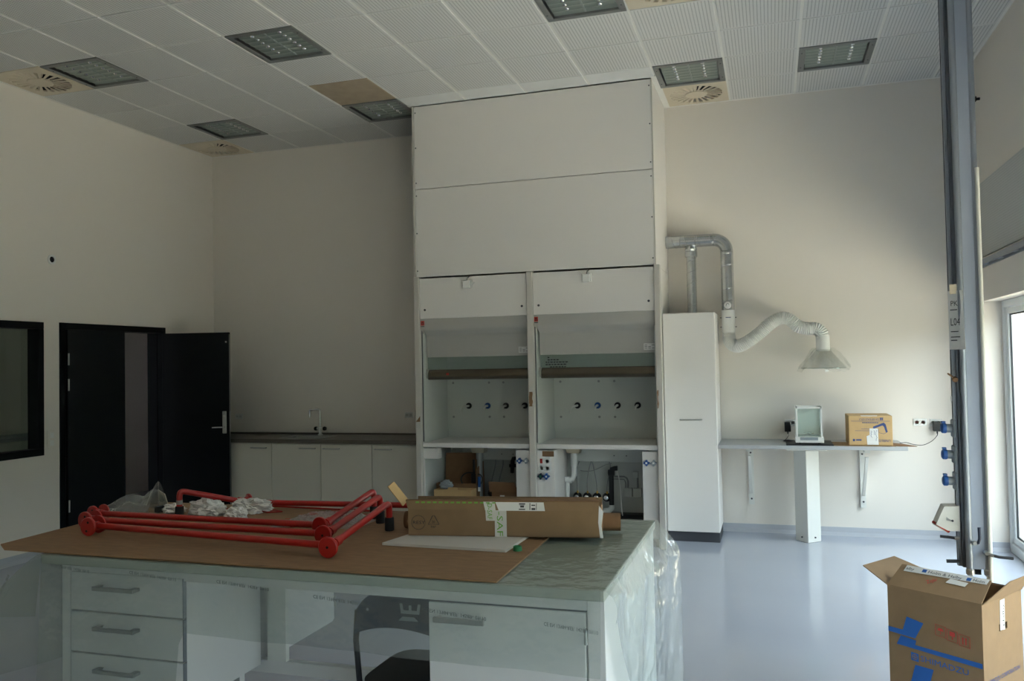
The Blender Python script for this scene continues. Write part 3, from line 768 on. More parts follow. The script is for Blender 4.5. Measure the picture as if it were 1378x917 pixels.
        for x in (-1.36, -1.272): P(MB().box(x-.04, x+.04, 7.99, 8.035, .285, .37, bev=.003), 'junction_box', 'hoodin')
        P(MB().box(-1.31, -1.26, 8.0, 8.035, .47, .53, bev=.003), 'junction_box', 'hoodin')
        P(MB().tube([(-1.56, 8.03, .475), (-1.40, 8.03, .475), (-1.375, 8.03, .46), (-1.365, 8.03, .43), (-1.365, 8.03, .37)], .009, 8).tube([(-1.385, 8.02, .36), (-1.385, 8.02, .42), (-1.4, 8.02, .45), (-1.56, 8.02, .455)], .006, 8).tube([(-1.27, 8.03, .47), (-1.27, 8.03, .37)], .009, 8), 'conduit', 'gpipe', None, True)
    else:
        P(MB().box(x0-.002, x0+.15, HY+.022, HY+.12, .695, .795, bev=.002), 'service_panel', 'hoodw')
        P(MB().box(x0, x0+.012, HY+.022, HY+.04, .03, .69), 'service_strip', 'hoodw')
        px = x0+.475-.02
        P(MB().prism([(-.075, 0), (.075, 0), (.06, -.075), (-.06, -.075)], (px, 7.68, .80), (1, 0, 0), (0, 0, 1), (0, .1, 0)), 'drain_funnel', 'beigep')
        P(MB().cyl((px, 7.73, .73), (px, 7.73, .66), .036, 14).cyl((px, 7.73, .67), (px-.005, 7.73, .05), .028, 14), 'drain_pipe', 'gpipe', None, True)
        P(MB().box(px-.07, px-.02, 7.66, 7.70, .43, .52, bev=.004).box(px-.055, px-.035, 7.675, 7.69, .52, .66), 'pump_holder', 'black')
        P(MB().tube(bez((px-.07, 7.66, .40), (px-.2, 7.62, .38), (px-.2, 7.64, .56), (px-.05, 7.66, .53), 12), .006, 8).tube(bez((px-.02, 7.66, .40), (px+.09, 7.64, .42), (px+.07, 7.64, .56), (px-.02, 7.66, .51), 12), .005, 8), 'pump_cable', 'black', None, True)
        P(MB().cyl((px+.03, 7.62, .36), (px+.03, 7.62, .40), .013, 10), 'bottle_top', 'white')
        P(MB().cyl((px+.03, 7.62, .40), (px+.032, 7.62, .50), .013, 10, .016), 'blue_bottle', 'bluecap')
        P(MB().tube([(-2.52, 7.95, .50), (-2.515, 7.95, .62), (-2.50, 7.93, .645), (-2.46, 7.93, .65)], .02, 10).cyl((-2.545, 7.95, .57), (-2.45, 7.95, .575), .018, 10), 'black_pipe', 'black', None, True)
        for a in (-2.72, -2.64): P(MB().tube(bez((a, 7.95, .3), (a-.06, 7.95, .42), (a+.05, 7.95, .55), (a+.02, 7.96, .66), 10), .007, 6), 'valve_hose', 'gpipe', None, True)
        P(MB().lathe([(0, 0), (.05, 0), (.05, .012), (.03, .04), (0, .045)], (-2.73, 7.95, .29), (0, -1, 0), 20), 'gas_valve', 'black', None, True)
fume_hood(0, -3.295, -3.242, -3.24, -2.158)
fume_hood(1, -2.156, -2.098, -2.096, -.978)

def post_patches():
    for (x0, x1, z0, z1, lab) in ((-2.15, -2.112, 1.20, 1.335, 'torn brown paper patch stuck on the middle post between the fume hoods'),
                                  (-.972, -.955, 1.18, 1.34, 'narrow brown paper patch stuck on the post beside the tall cabinet')):
        m = MB(); rng = random.Random(int(x0*-100)); n = 8; y = HY-.0285
        L = [(x0+rng.uniform(0, .006), z0+(z1-z0)*k/n) for k in range(n+1)]; R = [(x1-rng.uniform(0, .008), z0+(z1-z0)*k/n) for k in range(n+1)]
        m.prism(L+R[::-1], (0, y, 0), (1, 0, 0), (0, 0, 1), (0, -.0012, 0))
        tag(m.build('paper_patch', 'cardd'), lab, 'paper')
    m = MB().prism([(0, 0), (.045, 0), (.045, .055)], (-3.292, HY-.0285, 1.055), (1, 0, 0), (0, 0, 1), (0, -.0012, 0))
    tag(m.build('paper_patch', 'cardd'), 'small triangular brown paper patch on the post beside the sink counter', 'paper')
post_patches()

# ------------------------------------------------------------------ boxes stored under the fume hood
def open_carton(name, lab, x0, x1, y0, y1, z0, z1, m, back_up=0.0, side=None, rot=0.0):
    t = thing(name, lab, 'box', ((x0+x1)/2, (y0+y1)/2, z0), 0)
    th = .005
    MB().box(x0, x1, y0, y0+th, z0, z1).build('front_wall', m, t)
    MB().box(x0, x1, y1-th, y1, z0, z1).build('back_wall', m, t)
    MB().box(x0, x0+th, y0+th, y1-th, z0, z1).build('side_wall', m, t)
    MB().box(x1-th, x1, y0+th, y1-th, z0, z1).build('side_wall', m, t)
    MB().box(x0+th, x1-th, y0+th, y1-th, z0, z0+th).build('bottom', m, t)
    if rot: t.rotation_euler = (0, 0, rot)
    return t
def under_hood_boxes():
    zf = .04
    t = open_carton('cardboard_box', 'large brown cardboard box with a tall raised flap under the fume hood', -3.20, -2.78, 7.60, 7.85, zf, .43, 'cardd')
    MB().prism([(-3.20, .43), (-2.80, .43), (-2.80, .70), (-2.83, .712), (-3.19, .705)], (0, 7.845, 0), (1, 0, 0), (0, 0, 1), (0, .005, 0)).build('raised_flap', 'cardd', t)
    MB().prism([(0, 0), (.24, 0), (.22, .20), (0, .14)], (-2.785, 7.61, .43), (0, 1, 0), (0, 0, 1), (.005, 0, 0)).build('raised_flap', 'cardd', t)
    t = open_carton('cardboard_box', 'small pale cardboard box holding crumpled grey stuff under the fume hood', -3.15, -2.77, 7.42, 7.58, zf, .395, 'cardl')
    MB().prism([(-3.01, .395), (-2.905, .395), (-2.91, .42), (-3.0, .42)], (0, 7.42, 0), (1, 0, 0), (0, 0, 1), (0, .005, 0)).build('tab', 'cardl', t)
    crumple('plastic_packing', 'crumpled grey plastic packing sticking out of the pale cardboard box', 'packing', (-3.05, 7.50, .395), (.075, .05, .06), 'greyplastic', 5)
    t = open_carton('cardboard_box', 'brown cardboard box with a small white label under the fume hood beside the knob panel', -2.62, -2.33, 7.60, 7.90, zf, .36, 'cardd')
    MB().prism([(-2.645, 0), (-2.35, 0), (-2.38, .10), (-2.64, .105)], (0, 7.60, .36), (1, 0, 0), (0, -.35, 1), (0, .005, 0)).build('raised_flap', 'cardd', t)
    MB().prism([(0, 0), (.3, 0), (.26, .19), (0, .16)], (-2.325, 7.60, .36), (0, 1, 0), (0, 0, 1), (.005, 0, 0)).build('raised_flap', 'cardd', t)
    MB().box(-2.535, -2.49, 7.597, 7.5995, .26, .33).build('label', 'paper', t)
    d = MB().lathe([(0, 0), (.055, .0), (.055, .02), (.03, .03), (0, .03)], (-2.72, 7.48, .26), (0, -1, 0), 24)
    d.box(-2.725, -2.715, 7.455, 7.475, zf, .22)
    tag(d.build('red_reel', 'red'), 'small round red disc on a stem beside the pale cardboard box', 'reel')
def crumple(name, lab, cat, c, r, m, seed, group=None, sub=3, amp=.35):
    import bmesh
    from mathutils import noise
    bm = bmesh.new(); bmesh.ops.create_icosphere(bm, subdivisions=sub, radius=1.0)
    for v in bm.verts:
        p = v.co.copy(); n = noise.noise(p*2.1+Vector((seed*7.3, 0, 0)))*amp+abs(noise.noise(p*4.7+Vector((0, seed*3.1, 0))))*amp*.9
        q = p*(1+n-.2); v.co = Vector((q.x*r[0], q.y*r[1], max(q.z, -.55)*r[2]))
    zmin = min(v.co.z for v in bm.verts)
    me = bpy.data.meshes.new(name); bm.to_mesh(me); bm.free(); me.transform(Matrix.Translation((0, 0, -zmin))); me.materials.append(M[m])
    o = bpy.data.objects.new(name, me); COL.objects.link(o); o.location = c
    return tag(o, lab, cat, group)
under_hood_boxes()
def bucket():
    t = thing('white_pot', 'small white plastic pot with lid standing under the fume hood by the black pipe', 'pot', (-1.64, 7.80, .04))
    MB().lathe([(.042, 0), (.05, .17), (.0, .17)], (-1.64, 7.80, .04), n=20).build('pot', 'white', t, True)
    MB().lathe([(.053, .17), (.053, .19), (.03, .195), (0, .195)], (-1.64, 7.80, .04), n=20).build('lid', 'white', t, True)
bucket()

# ------------------------------------------------------------------ sink counter on the left
def sink_counter():
    zt, yf = .84, 7.70
    names = ['white base cabinet nearest the open dark door, handle at its right corner',
             'white base cabinet under the sink, handle at its right corner',
             'white base cabinet right under the tap, handle at its left corner',
             'white base cabinet against the fume hood, handle at its left corner']
    for k in range(4):
        x0 = -5.745+.597*k; x1 = x0+.597
        t = thing('base_cabinet', names[k], 'cabinet', ((x0+x1)/2, 8.0, FLOOR), 0, 'base cabinets under the sink counter')
        MB().box(x0+.001, x1-.001, yf+.022, YB-.003, FLOOR+.1, zt-.045).build('body', 'lamcab', t)
        MB().box(x0+.001, x1-.001, yf+.06, YB-.1, FLOOR, FLOOR+.1).build('plinth', 'plinth', t)
        d = MB().box(x0+.004, x1-.004, yf+.002, yf+.02, FLOOR+.105, zt-.05, bev=.0015).build('door', 'lamcab', t)
        hx0, hx1 = (x1-.255, x1-.05) if k < 2 else (x0+.03, x0+.235)
        z = zt-.095
        MB().tube([(hx0+.012, yf+.002, z), (hx0+.012, yf-.026, z), (hx0+.02, yf-.03, z), (hx1-.02, yf-.03, z), (hx1-.012, yf-.026, z), (hx1-.012, yf+.002, z)], .0065, 8).build('handle', 'steel', d, True)
    f = MB().box(XL+.004, -5.746, yf+.03, YB-.003, FLOOR, zt-.041).build('filler_unit', 'lamcab'); tag(f, 'white filler unit between the corner and the base cabinets behind the dark door', 'cabinet')
    f = MB().box(-3.356, -3.298, yf+.004, YB-.003, FLOOR, zt-.041).build('filler_strip', 'lamcab'); tag(f, 'narrow white filler strip between base cabinets and fume hood', 'cabinet')
    # worktop with sink cut-out
    sx0, sx1, sy0, sy1 = -5.10, -4.60, 7.80, 8.10
    t = thing('sink_worktop', 'long dark grey worktop with an inset steel sink along the back wall', 'worktop', (-4.8, 8.0, zt-.04))
    x0, x1 = XL+.003, -3.298
    m = MB().box(x0, sx0, yf-.02, YB-.002, zt-.04, zt).box(sx1, x1, yf-.02, YB-.002, zt-.04, zt).box(sx0, sx1, yf-.02, sy0, zt-.04, zt).box(sx0, sx1, sy1, YB-.002, zt-.04, zt)
    m.build('top', 'dkcounter', t)
    MB().box(x0, x1, YB-.016, YB-.002, zt, zt+.02).build('upstand', 'dkcounter', t)
    b = MB().box(sx0, sx1, sy0, sy1, zt-.18, zt-.175).box(sx0, sx0+.004, sy0, sy1, zt-.18, zt+.001).box(sx1-.004, sx1, sy0, sy1, zt-.18, zt+.001).box(sx0, sx1, sy0, sy0+.004, zt-.18, zt+.001).box(sx0, sx1, sy1-.004, sy1, zt-.18, zt+.001)
    b = b.build('sink_bowl', 'steel', t)
    MB().box(sx0-.02, sx1+.02, sy0-.02, sy0, zt, zt+.003).box(sx0-.02, sx1+.02, sy1, sy1+.02, zt, zt+.003).box(sx0-.02, sx0, sy0, sy1, zt, zt+.003).box(sx1, sx1+.02, sy0, sy1, zt, zt+.003).build('sink_rim', 'steel', b)
    # faucet
    fx, fy = -4.835, 8.18
    t = thing('faucet', 'slim white laboratory tap with swan neck and two dark green knobs at the sink', 'tap', (fx, fy, zt))
    MB().lathe([(.028, 0), (.028, .012), (.014, .02), (.014, .06), (0, .06)], (fx, fy, zt), n=16).build('base', 'offwhite', t, True)
    MB().tube([(fx, fy, zt+.05), (fx, fy, zt+.27)]+[(fx-.02+.02*math.cos(g), fy, zt+.27+.02*math.sin(g)) for g in (PI/6, PI/3, PI/2)]+[(fx-.11, fy-.005, zt+.285)]+[(fx-.11-.02*math.sin(g), fy-.005, zt+.265+.02*math.cos(g)) for g in (PI/6, PI/3, PI/2)]+[(fx-.131, fy-.006, zt+.20)], .011, 10).build('neck', 'chrome', t, True)
    bd = MB().cyl((fx-.06, fy, zt+.075), (fx+.06, fy, zt+.075), .012, 10).cyl((fx, fy, zt+.05), (fx, fy, zt+.09), .016, 12).build('body', 'offwhite', t, True)
    for s in (-1, 1):
        MB().lathe([(.0, 0), (.02, 0), (.024, .012), (.02, .03), (0, .032)], (fx+.04*s, fy, zt+.075), (s, 0, 0), 10).build('knob', 'green' if 0 else 'rubber', bd)
    for (x, z, lab) in ((-5.98, 1.045, 'white double wall socket above the counter near the open door'), (-3.80, 1.06, 'white double wall socket above the counter beside the fume hood')):
        socket_plate(x, z, lab)
def socket_plate(x, z, lab, w=.1, h=.062, holes='dark', plate='white', group='white wall socket plates'):
    t = thing('wall_socket', lab, 'socket', (x, YB, z-h/2), 0, group)
    MB().box(x-w/2, x+w/2, YB-.01, YB, z-h/2, z+h/2, bev=.002).build('plate', plate, t)
    for s in (-1, 1):
        c = x+s*w*.24
        MB().lathe([(.02, 0), (.02, .003), (.017, .003), (.016, 0), (0, 0)], (c, YB-.01, z), (0, -1, 0), 16).build('outlet', 'offwhite', t)
        for q in (-1, 1): MB().cyl((c+q*.007, YB-.0115, z), (c+q*.007, YB-.0098, z), .0028, 6).build('outlet_hole', holes, t)
    return t
sink_counter()

# ------------------------------------------------------------------ tall cabinet, ducts, weighing shelf
def tall_cabinet():
    x0, x1, yf, zt = -.953, -.484, 7.70, 2.035
    t = thing('tall_cabinet', 'tall narrow white cabinet with dark plinth between fume hood and shelf', 'cabinet', ((x0+x1)/2, 8.0, FLOOR))
    MB().box(x0, x1, yf+.022, YB-.04, FLOOR+.09, zt, bev=.002).build('body', 'lam', t)
    d = MB().box(x0+.003, x1-.002, yf, yf+.019, FLOOR+.095, zt-.002, bev=.002).build('door', 'lam', t)
    hx = -.715; z = 1.055
    MB().tube([(hx-.095, yf, z), (hx-.095, yf-.028, z), (hx-.085, yf-.032, z), (hx+.085, yf-.032, z), (hx+.095, yf-.028, z), (hx+.095, yf, z)], .007, 8).build('handle', 'steel', d, True)
    MB().box(x0+.005, x1-.003, yf+.03, YB-.06, FLOOR, FLOOR+.09).build('plinth', 'plinth', t)
tall_cabinet()

def spiral(mb, x, y, r, z0, z1, pitch, w=.0036, axis='Z', turns_n=14):
    """thin lock seam winding round a round duct"""
    n = max(4, int(abs(z1-z0)/pitch*turns_n)); pts = []
    for i in range(n+1):
        q = z0+(z1-z0)*i/n; g = 2*PI*(q-z0)/pitch
        if axis == 'Z': pts.append((x+math.cos(g)*r, y+math.sin(g)*r, q))
        else: pts.append((q, x+math.cos(g)*r, y+math.sin(g)*r))
    return mb.tube(pts, w, 5)
def ducts():
    y = 8.15; zc = 2.755; r = .06
    t = thing('ventilation_duct', 'galvanised spiral duct bending from the hood enclosure down to the extraction arm', 'duct', (-.38, y, 1.88))
    xe = -.382; el = .12
    MB().cyl((HX1+.002, y, zc), (xe-el, y, zc), r, 24).build('horizontal_run', 'galv', t, True)
    MB().tube([(xe-el+el*math.sin(g), y, zc-el+el*math.cos(g)) for g in [PI/2*k/10 for k in range(11)]], r, 24, caps=False).build('elbow', 'galv', t, True)
    MB().cyl((xe, y, zc-el), (xe, y, 2.07), r, 24).build('vertical_run', 'galv', t, True)
    s = MB(); spiral(s, xe, y, r, zc-el, 2.16, .112); s.build('seam', 'galv', t, True)
    s = MB(); spiral(s, y, zc, r, HX1+.01, xe-el, .12, axis='X'); s.build('seam', 'galv', t, True)
    for q in (HX1+.14, HX1+.285, xe-el): MB().tube([(q-.004, y, zc), (q, y, zc), (q+.004, y, zc)], [r, r+.004, r], 24, caps=False).build('joint_ring', 'galv', t, True)
    for q in (zc-el, 2.155): MB().tube([(xe, y, q-.004), (xe, y, q), (xe, y, q+.004)], [r, r+.004, r], 24, caps=False).build('joint_ring', 'galv', t, True)
    dm = MB().lathe([(.034, 0), (.034, .012), (.028, .016), (0, .016)], (xe, y-r, 2.115), (0, -1, 0), 12).build('damper_dial', 'white', t)
    MB().tube([(xe-.015, y-r-.019, 2.105), (xe-.012, y-r-.019, 2.125), (xe+.004, y-r-.019, 2.132), (xe+.012, y-r-.019, 2.12)], .0025, 6).build('dial_mark', 'plinth', dm)
    sl = MB().cyl((xe, y, 2.07), (xe, y, 1.86), r+.003, 24).build('sleeve', 'white', t, True)
    for q in (-1, 1):
        for z in (2.0, 1.91): MB().cyl((xe+q*(r+.002), y, z), (xe+q*(r+.016), y, z), .004, 8).build('sleeve_screw', 'plinth', sl)
    MB().box(xe-.022, xe+.026, y-r-.005, y-r-.0025, 1.995, 2.002).build('sleeve_print', 'dkblue', sl)
    # branch over the cabinet
    t = thing('ventilation_duct', 'thinner galvanised spiral duct rising from the top of the tall cabinet', 'duct', (-.718, y, 2.035))
    xb = -.717; rb = .046
    MB().cyl((xb, y, 2.037), (xb, y, 2.64), rb, 22).build('vertical_run', 'galv', t, True)
    s = MB(); spiral(s, xb, y, rb, 2.05, 2.60, .108); s.build('seam', 'galv', t, True)
    MB().lathe([(.056, 0), (.06, .004), (.06, .05), (.056, .054), (.06, .075), (.03, .13)], (xb, y, 2.60), n=22).build('saddle', 'galv', t, True)
ducts()

def extraction_arm():
    t = thing('extraction_arm', 'white flexible ribbed extraction hose hanging from the duct over the weighing shelf', 'hose', (-.38, 8.05, 1.65))
    pts = [(-.382, 8.15, 1.868), (-.38, 8.14, 1.81), (-.362, 8.10, 1.752), (-.30, 8.06, 1.722), (-.215, 8.03, 1.757), (-.098, 8.01, 1.84), (.004, 8.0, 1.925), (.08, 8.0, 1.965), (.15, 8.0, 1.965), (.20, 8.0, 1.93), (.25, 8.0, 1.885), (.324, 8.0, 1.868), (.40, 8.0, 1.862), (.441, 8.0, 1.82), (.45, 8.0, 1.765)]
    path = spline(pts, 40); out = []; R = []
    # equally spaced rings along the path
    L = [0.0]
    for a, b in zip(path, path[1:]): L.append(L[-1]+(b-a).length)
    n = int(L[-1]/.0075); k = 0
    for i in range(n+1):
        d = L[-1]*i/n
        while k < len(L)-2 and L[k+1] < d: k += 1
        q = (d-L[k])/max(1e-6, L[k+1]-L[k]); out.append(path[k].lerp(path[k+1], q)); R.append(.058+(.004 if i % 2 else -.004))
    MB().tube(out, R, 20).build('flexible_hose', 'hose', t, True)
    c = (.45, 8.0)
    MB().cyl((c[0], c[1], 1.80), (c[0], c[1], 1.66), .06, 22).build('collar', 'white', t, True)
    hd = MB().lathe([(.062, 1.675), (.075, 1.655), (.19, 1.515), (.192, 1.50), (.188, 1.50), (.186, 1.515), (.071, 1.655), (.058, 1.675)], (c[0], c[1], 0), n=32)
    hd.f = hd.f[:-2]
    hd.build('funnel', 'funnel', t, True)
    MB().tube([(c[0]+.192*math.cos(2*PI*g/32), c[1]+.192*math.sin(2*PI*g/32), 1.505) for g in range(32)], .003, 6, closed=True).build('funnel_rim', 'glass', t)
    # loose clear bag round the funnel
    rows = []; rng = random.Random(5)
    for i in range(9):
        q = i/8; row = []
        for j in range(33):
            g = 2*PI*(j % 32)/32; r0 = .07+.155*q**.8+.018*math.sin(5*g+q*4)+.012*math.sin(11*g+q*7)
            if .0 < (g % (2*PI)) < 1.2: r0 += .03*q
            row.append((c[0]+r0*math.cos(g), c[1]+r0*math.sin(g)*.85, 1.69-.20*q+.02*math.sin(3*g+2)*q+.012*math.sin(13*g)*q))
        rows.append(row)
    MB().sheet(rows).build('clear_bag', 'funnel', t)
extraction_arm()

def weighing_shelf():
    x0, x1, yf, zt = -.482, 1.087, 7.70, .828
    t = thing('weighing_shelf', 'light grey wall shelf on white brackets and a central post beside the tall cabinet', 'shelf', (.3, 8.0, FLOOR))
    MB().box(x0, x1, yf, YB-.003, zt-.034, zt, bev=.003).build('board', 'shelf', t)
    for (xa, w) in ((-.215, .05), (.777, .045)):
        b = MB().box(xa-w/2, xa+w/2, YB-.03, YB-.002, .205, zt-.036).build('bracket', 'offwhite', t)
        MB().box(xa-w/2, xa+w/2, yf+.12, YB-.03, zt-.07, zt-.036).build('bracket_arm', 'offwhite', b)
        MB().prism([(0, 0), (.04, 0), (.44, .40), (.40, .40)], (xa-.012, YB-.03, .32), (0, -1, 0), (0, 0, 1), (.024, 0, 0)).build('bracket_brace', 'offwhite', b)
        for z in (.26, .70): MB().cyl((xa, YB-.033, z), (xa, YB-.029, z), .009, 10).build('bolt', 'plinth', b)
    c = Vector((.278, 7.985, 0)); h = .078
    p = MB().box(-h, h, -h, h, FLOOR, zt-.06, M4=Matrix.Translation(c) @ Matrix.Rotation(math.radians(42), 4, 'Z'), bev=.004).build('post', 'offwhite', t)
    MB().box(c.x-.17, c.x+.17, 7.86, 8.12, zt-.062, zt-.036, bev=.003).build('post_flange', 'offwhite', t)
    for (a, b) in ((-.06, -.075), (.06, -.075)): MB().cyl((c.x+a, c.y+b, FLOOR+.045), (c.x+a*.9, c.y+b*.9, FLOOR+.045), .007, 8).build('bolt', 'plinth', p)
    return zt
ZS = weighing_shelf()

def shelf_items():
    m = MB().box(.105, .50, 7.705, 8.12, ZS, ZS+.009, bev=.002).build('rubber_mat', 'black'); tag(m, 'thin black mat on the grey shelf under the analytical balance', 'mat')
    # analytical balance with glass draught shield
    x0, x1, y0, y1, z0 = .195, .415, 7.76, 8.07, ZS+.009
    t = thing('analytical_balance', 'white analytical balance with a glass draught shield on a black mat', 'scale', ((x0+x1)/2, (y0+y1)/2, z0))
    for (a, b) in ((x0+.03, y0+.03), (x1-.03, y0+.03), (x0+.03, y1-.03), (x1-.03, y1-.03)): MB().cyl((a, b, z0), (a, b, z0+.015), .013, 10).build('foot', 'black', t)
    MB().prism([(0, .012), (0, .03), (.025, .06), (.31, .06), (.31, .012)], (x0-.008, y0, z0), (0, 1, 0), (0, 0, 1), (x1-x0+.016, 0, 0)).build('base', 'white', t)
    MB().prism([(.003, .033), (.022, .056), (.022, .058), (.001, .034)], (x0+.03, y0, z0), (0, 1, 0), (0, 0, 1), (x1-x0-.07, 0, 0)).build('display', 'greyplastic', t)
    f = MB(); zt = z0+.325
    for (a, b) in ((x0, y0+.04), (x1-.014, y0+.04), (x0, y1-.05), (x1-.014, y1-.05)): f.box(a, a+.014, b, b+.014, z0+.06, zt)
    f.box(x0, x1, y0+.04, y0+.054, zt-.014, zt).box(x0, x1, y1-.05, y1-.036, zt-.014, zt).box(x0, x0+.014, y0+.054, y1-.05, zt-.014, zt).box(x1-.014, x1, y0+.054, y1-.05, zt-.014, zt)
    f.build('shield_frame', 'white', t)
    MB().box(x0+.014, x1-.014, y0+.045, y0+.049, z0+.06, zt-.014).build('front_pane', 'glass', t)
    MB().box(x0+.004, x0+.008, y0+.054, y1-.05, z0+.06, zt-.014).build('side_pane', 'glass', t)
    MB().box(x1-.008, x1-.004, y0+.054, y1-.05, z0+.06, zt-.014).build('side_pane', 'glass', t)
    MB().box(x0, x1, y1-.036, y1, z0+.06, zt).build('rear_housing', 'offwhite', t)
    MB().lathe([(.045, 0), (.045, .006), (.008, .008), (.006, -.02), (0, -.02)][::-1], ((x0+x1)/2, y0+.15, z0+.085), n=20).build('weighing_pan', 'chrome', t, True)
    # flattened carton wings lying under the printed box
    a = MB().prism([(.46, 7.72), (.62, 7.70), (.66, 8.0), (.50, 8.02)], (0, 0, ZS), (1, 0, 0), (0, 1, 0), (0, 0, .006))
    tag(a.build('cardboard_sheet', 'card'), 'flat piece of cardboard between the balance mat and the printed box', 'cardboard')
    a = MB().prism([(.93, 7.74), (1.11, 7.71), (1.16, 7.72), (1.08, 7.9), (1.0, 8.0), (.93, 8.0)], (0, 0, ZS), (1, 0, 0), (0, 1, 0), (0, 0, .005))
    tag(a.build('cardboard_sheet', 'cardd'), 'torn flat piece of cardboard overhanging the free end of the shelf', 'cardboard')
    # upside-down printed carton
    bx0, bx1, by0, by1, bz0, bz1 = .624, .972, 7.715, 8.06, ZS+.007, ZS+.262
    t = thing('printed_carton', 'closed cardboard carton with upside-down blue print on the grey shelf', 'box', ((bx0+bx1)/2, (by0+by1)/2, bz0))
    MB().box(bx0, bx1, by0, by1, bz0, bz1, bev=.003).build('carton', 'cardl', t)
    MB().prism([(bx0-.02, 7.70), (bx1+.02, 7.70), (bx1, 7.73), (bx0, 7.73)], (0, 0, bz0-.0065), (1, 0, 0), (0, 1, 0), (0, 0, .005)).build('open_flap', 'card', t)
    MB().box(bx0+.10, bx0+.23, by0-.001, by0+.03, bz1-.004, bz1+.0012).build('tape', 'tape', t)
    U, V = (-1, 0, 0), (0, 0, -1); yq = by0-.0012
    text('print', 'SHIMADZU', 'dkblue', t, (bx1-.105, yq, bz1-.023), U, V, .022, width=.155)
    lg = MB()
    for a in range(2):
        for b in range(2): lg.box(bx1-.098+.014*a, bx1-.086+.014*a, yq-.0005, yq, bz1-.038+.012*b, bz1-.028+.012*b)
    lg.build('logo', 'dkblue', t)
    MB().box(bx0+.02, bx1-.02, yq-.0005, yq, bz1-.047, bz1-.044).build('print_line', 'dkblue', t)
    pb = MB()
    for k in range(9): pb.box(bx0+.11+.0145*k, bx0+.121+.0145*k, yq-.0005, yq, bz1-.063, bz1-.055)
    pb.build('small_print', 'dkblue', t)
    MB().box(bx0+.10, bx0+.17, yq-.0005, yq, bz0+.14, bz0+.143).box(bx0+.05, bx0+.17, yq-.0005, yq, bz0+.125, bz0+.128).build('print_line', 'dkblue', t)
    # picture of an instrument
    MB().prism([(0, 0), (.085, .035), (.10, .02), (.115, -.045), (.10, -.05), (.085, 0), (.075, .01), (.0, -.02)], (bx0+.195, yq, bz0+.162), (1, 0, 0), (0, 0, 1), (0, -.0005, 0)).build('print_picture', 'dkblue', t)
    MB().tube([(bx0+.235, yq, bz0+.145), (bx0+.24, yq, bz0+.11), (bx0+.28, yq, bz0+.1), (bx0+.31, yq, bz0+.12)], .0015, 5).build('print_picture', 'dkblue', t)
    text('print', 'UNIBLOC', 'dkblue', t, (bx1-.018, yq, bz0+.052), U, V, .032, width=.11)
    MB().box(bx0+.03, bx0+.048, yq-.0005, yq, bz0+.035, bz0+.055).box(bx0+.056, bx0+.1, yq-.0005, yq, bz0+.04, bz0+.053).build('print_block', 'dkblue', t)
    lb = MB().prism([(0, 0), (.09, 0), (.088, .14), (.022, .142), (.02, .085), (-.004, .075)], (bx0+.145, yq, bz0+.005), (1, 0, 0), (0, 0, 1), (0, -.0008, 0)).build('label', 'paper', t)
    sc = MB(); rng = random.Random(8)
    for (xx, z0_, n) in ((.036, .125, 7), (.058, .13, 5), (.075, .135, 11)):
        pts = [(bx0+.145+xx+rng.uniform(-.006, .006), yq-.0012, bz0+z0_-.0095*k) for k in range(n)]; sc.tube(pts, .0012, 4)
    sc.build('handwriting', 'dkblue', lb)
    # sockets and plug-in adapters
    socket_plate(.155, .987, 'white double wall socket behind the balance')
    socket_plate(1.275, .993, 'white data outlet plate with two dark red jacks on the wall', w=.11, h=.066, holes='redprint')
    socket_plate(1.408, .991, 'white double wall socket holding an adapter near the window wall', w=.1)
    for (x, z, lab, pth) in ((.13, .945, 'black plug-in power adapter in the socket beside the balance', [(.13, 8.23, .905), (.135, 8.22, .87), (.11, 8.15, .842), (.085, 8.06, .835), (.12, 8.02, .836), (.17, 8.06, .836), (.12, 8.10, .84), (.09, 8.03, .84), (.15, 7.98, .845), (.175, 8.0, .848)]),
                             (1.405, .955, 'black plug-in power adapter in the socket near the window wall', [(1.405, 8.23, .91), (1.40, 8.22, .88), (1.35, 8.2, .83), (1.27, 8.15, .80), (1.18, 8.05, .815), (1.11, 7.95, .84), (1.05, 7.9, .84)])):
        t = thing('power_adapter', lab, 'adapter', (x, YB-.04, z-.05), 0, 'black power adapters')
        MB().box(x-.028, x+.028, YB-.07, YB-.0115, z-.04, z+.048, bev=.004).build('body', 'black', t)
        MB().cyl((x, YB-.06, z-.04), (x, YB-.065, z-.06), .006, 8).build('strain_relief', 'black', t)
        MB().tube(spline([(x, YB-.064, z-.055)]+pth[1:], 5), .003, 6).build('cable', 'black', t, True)
shelf_items()

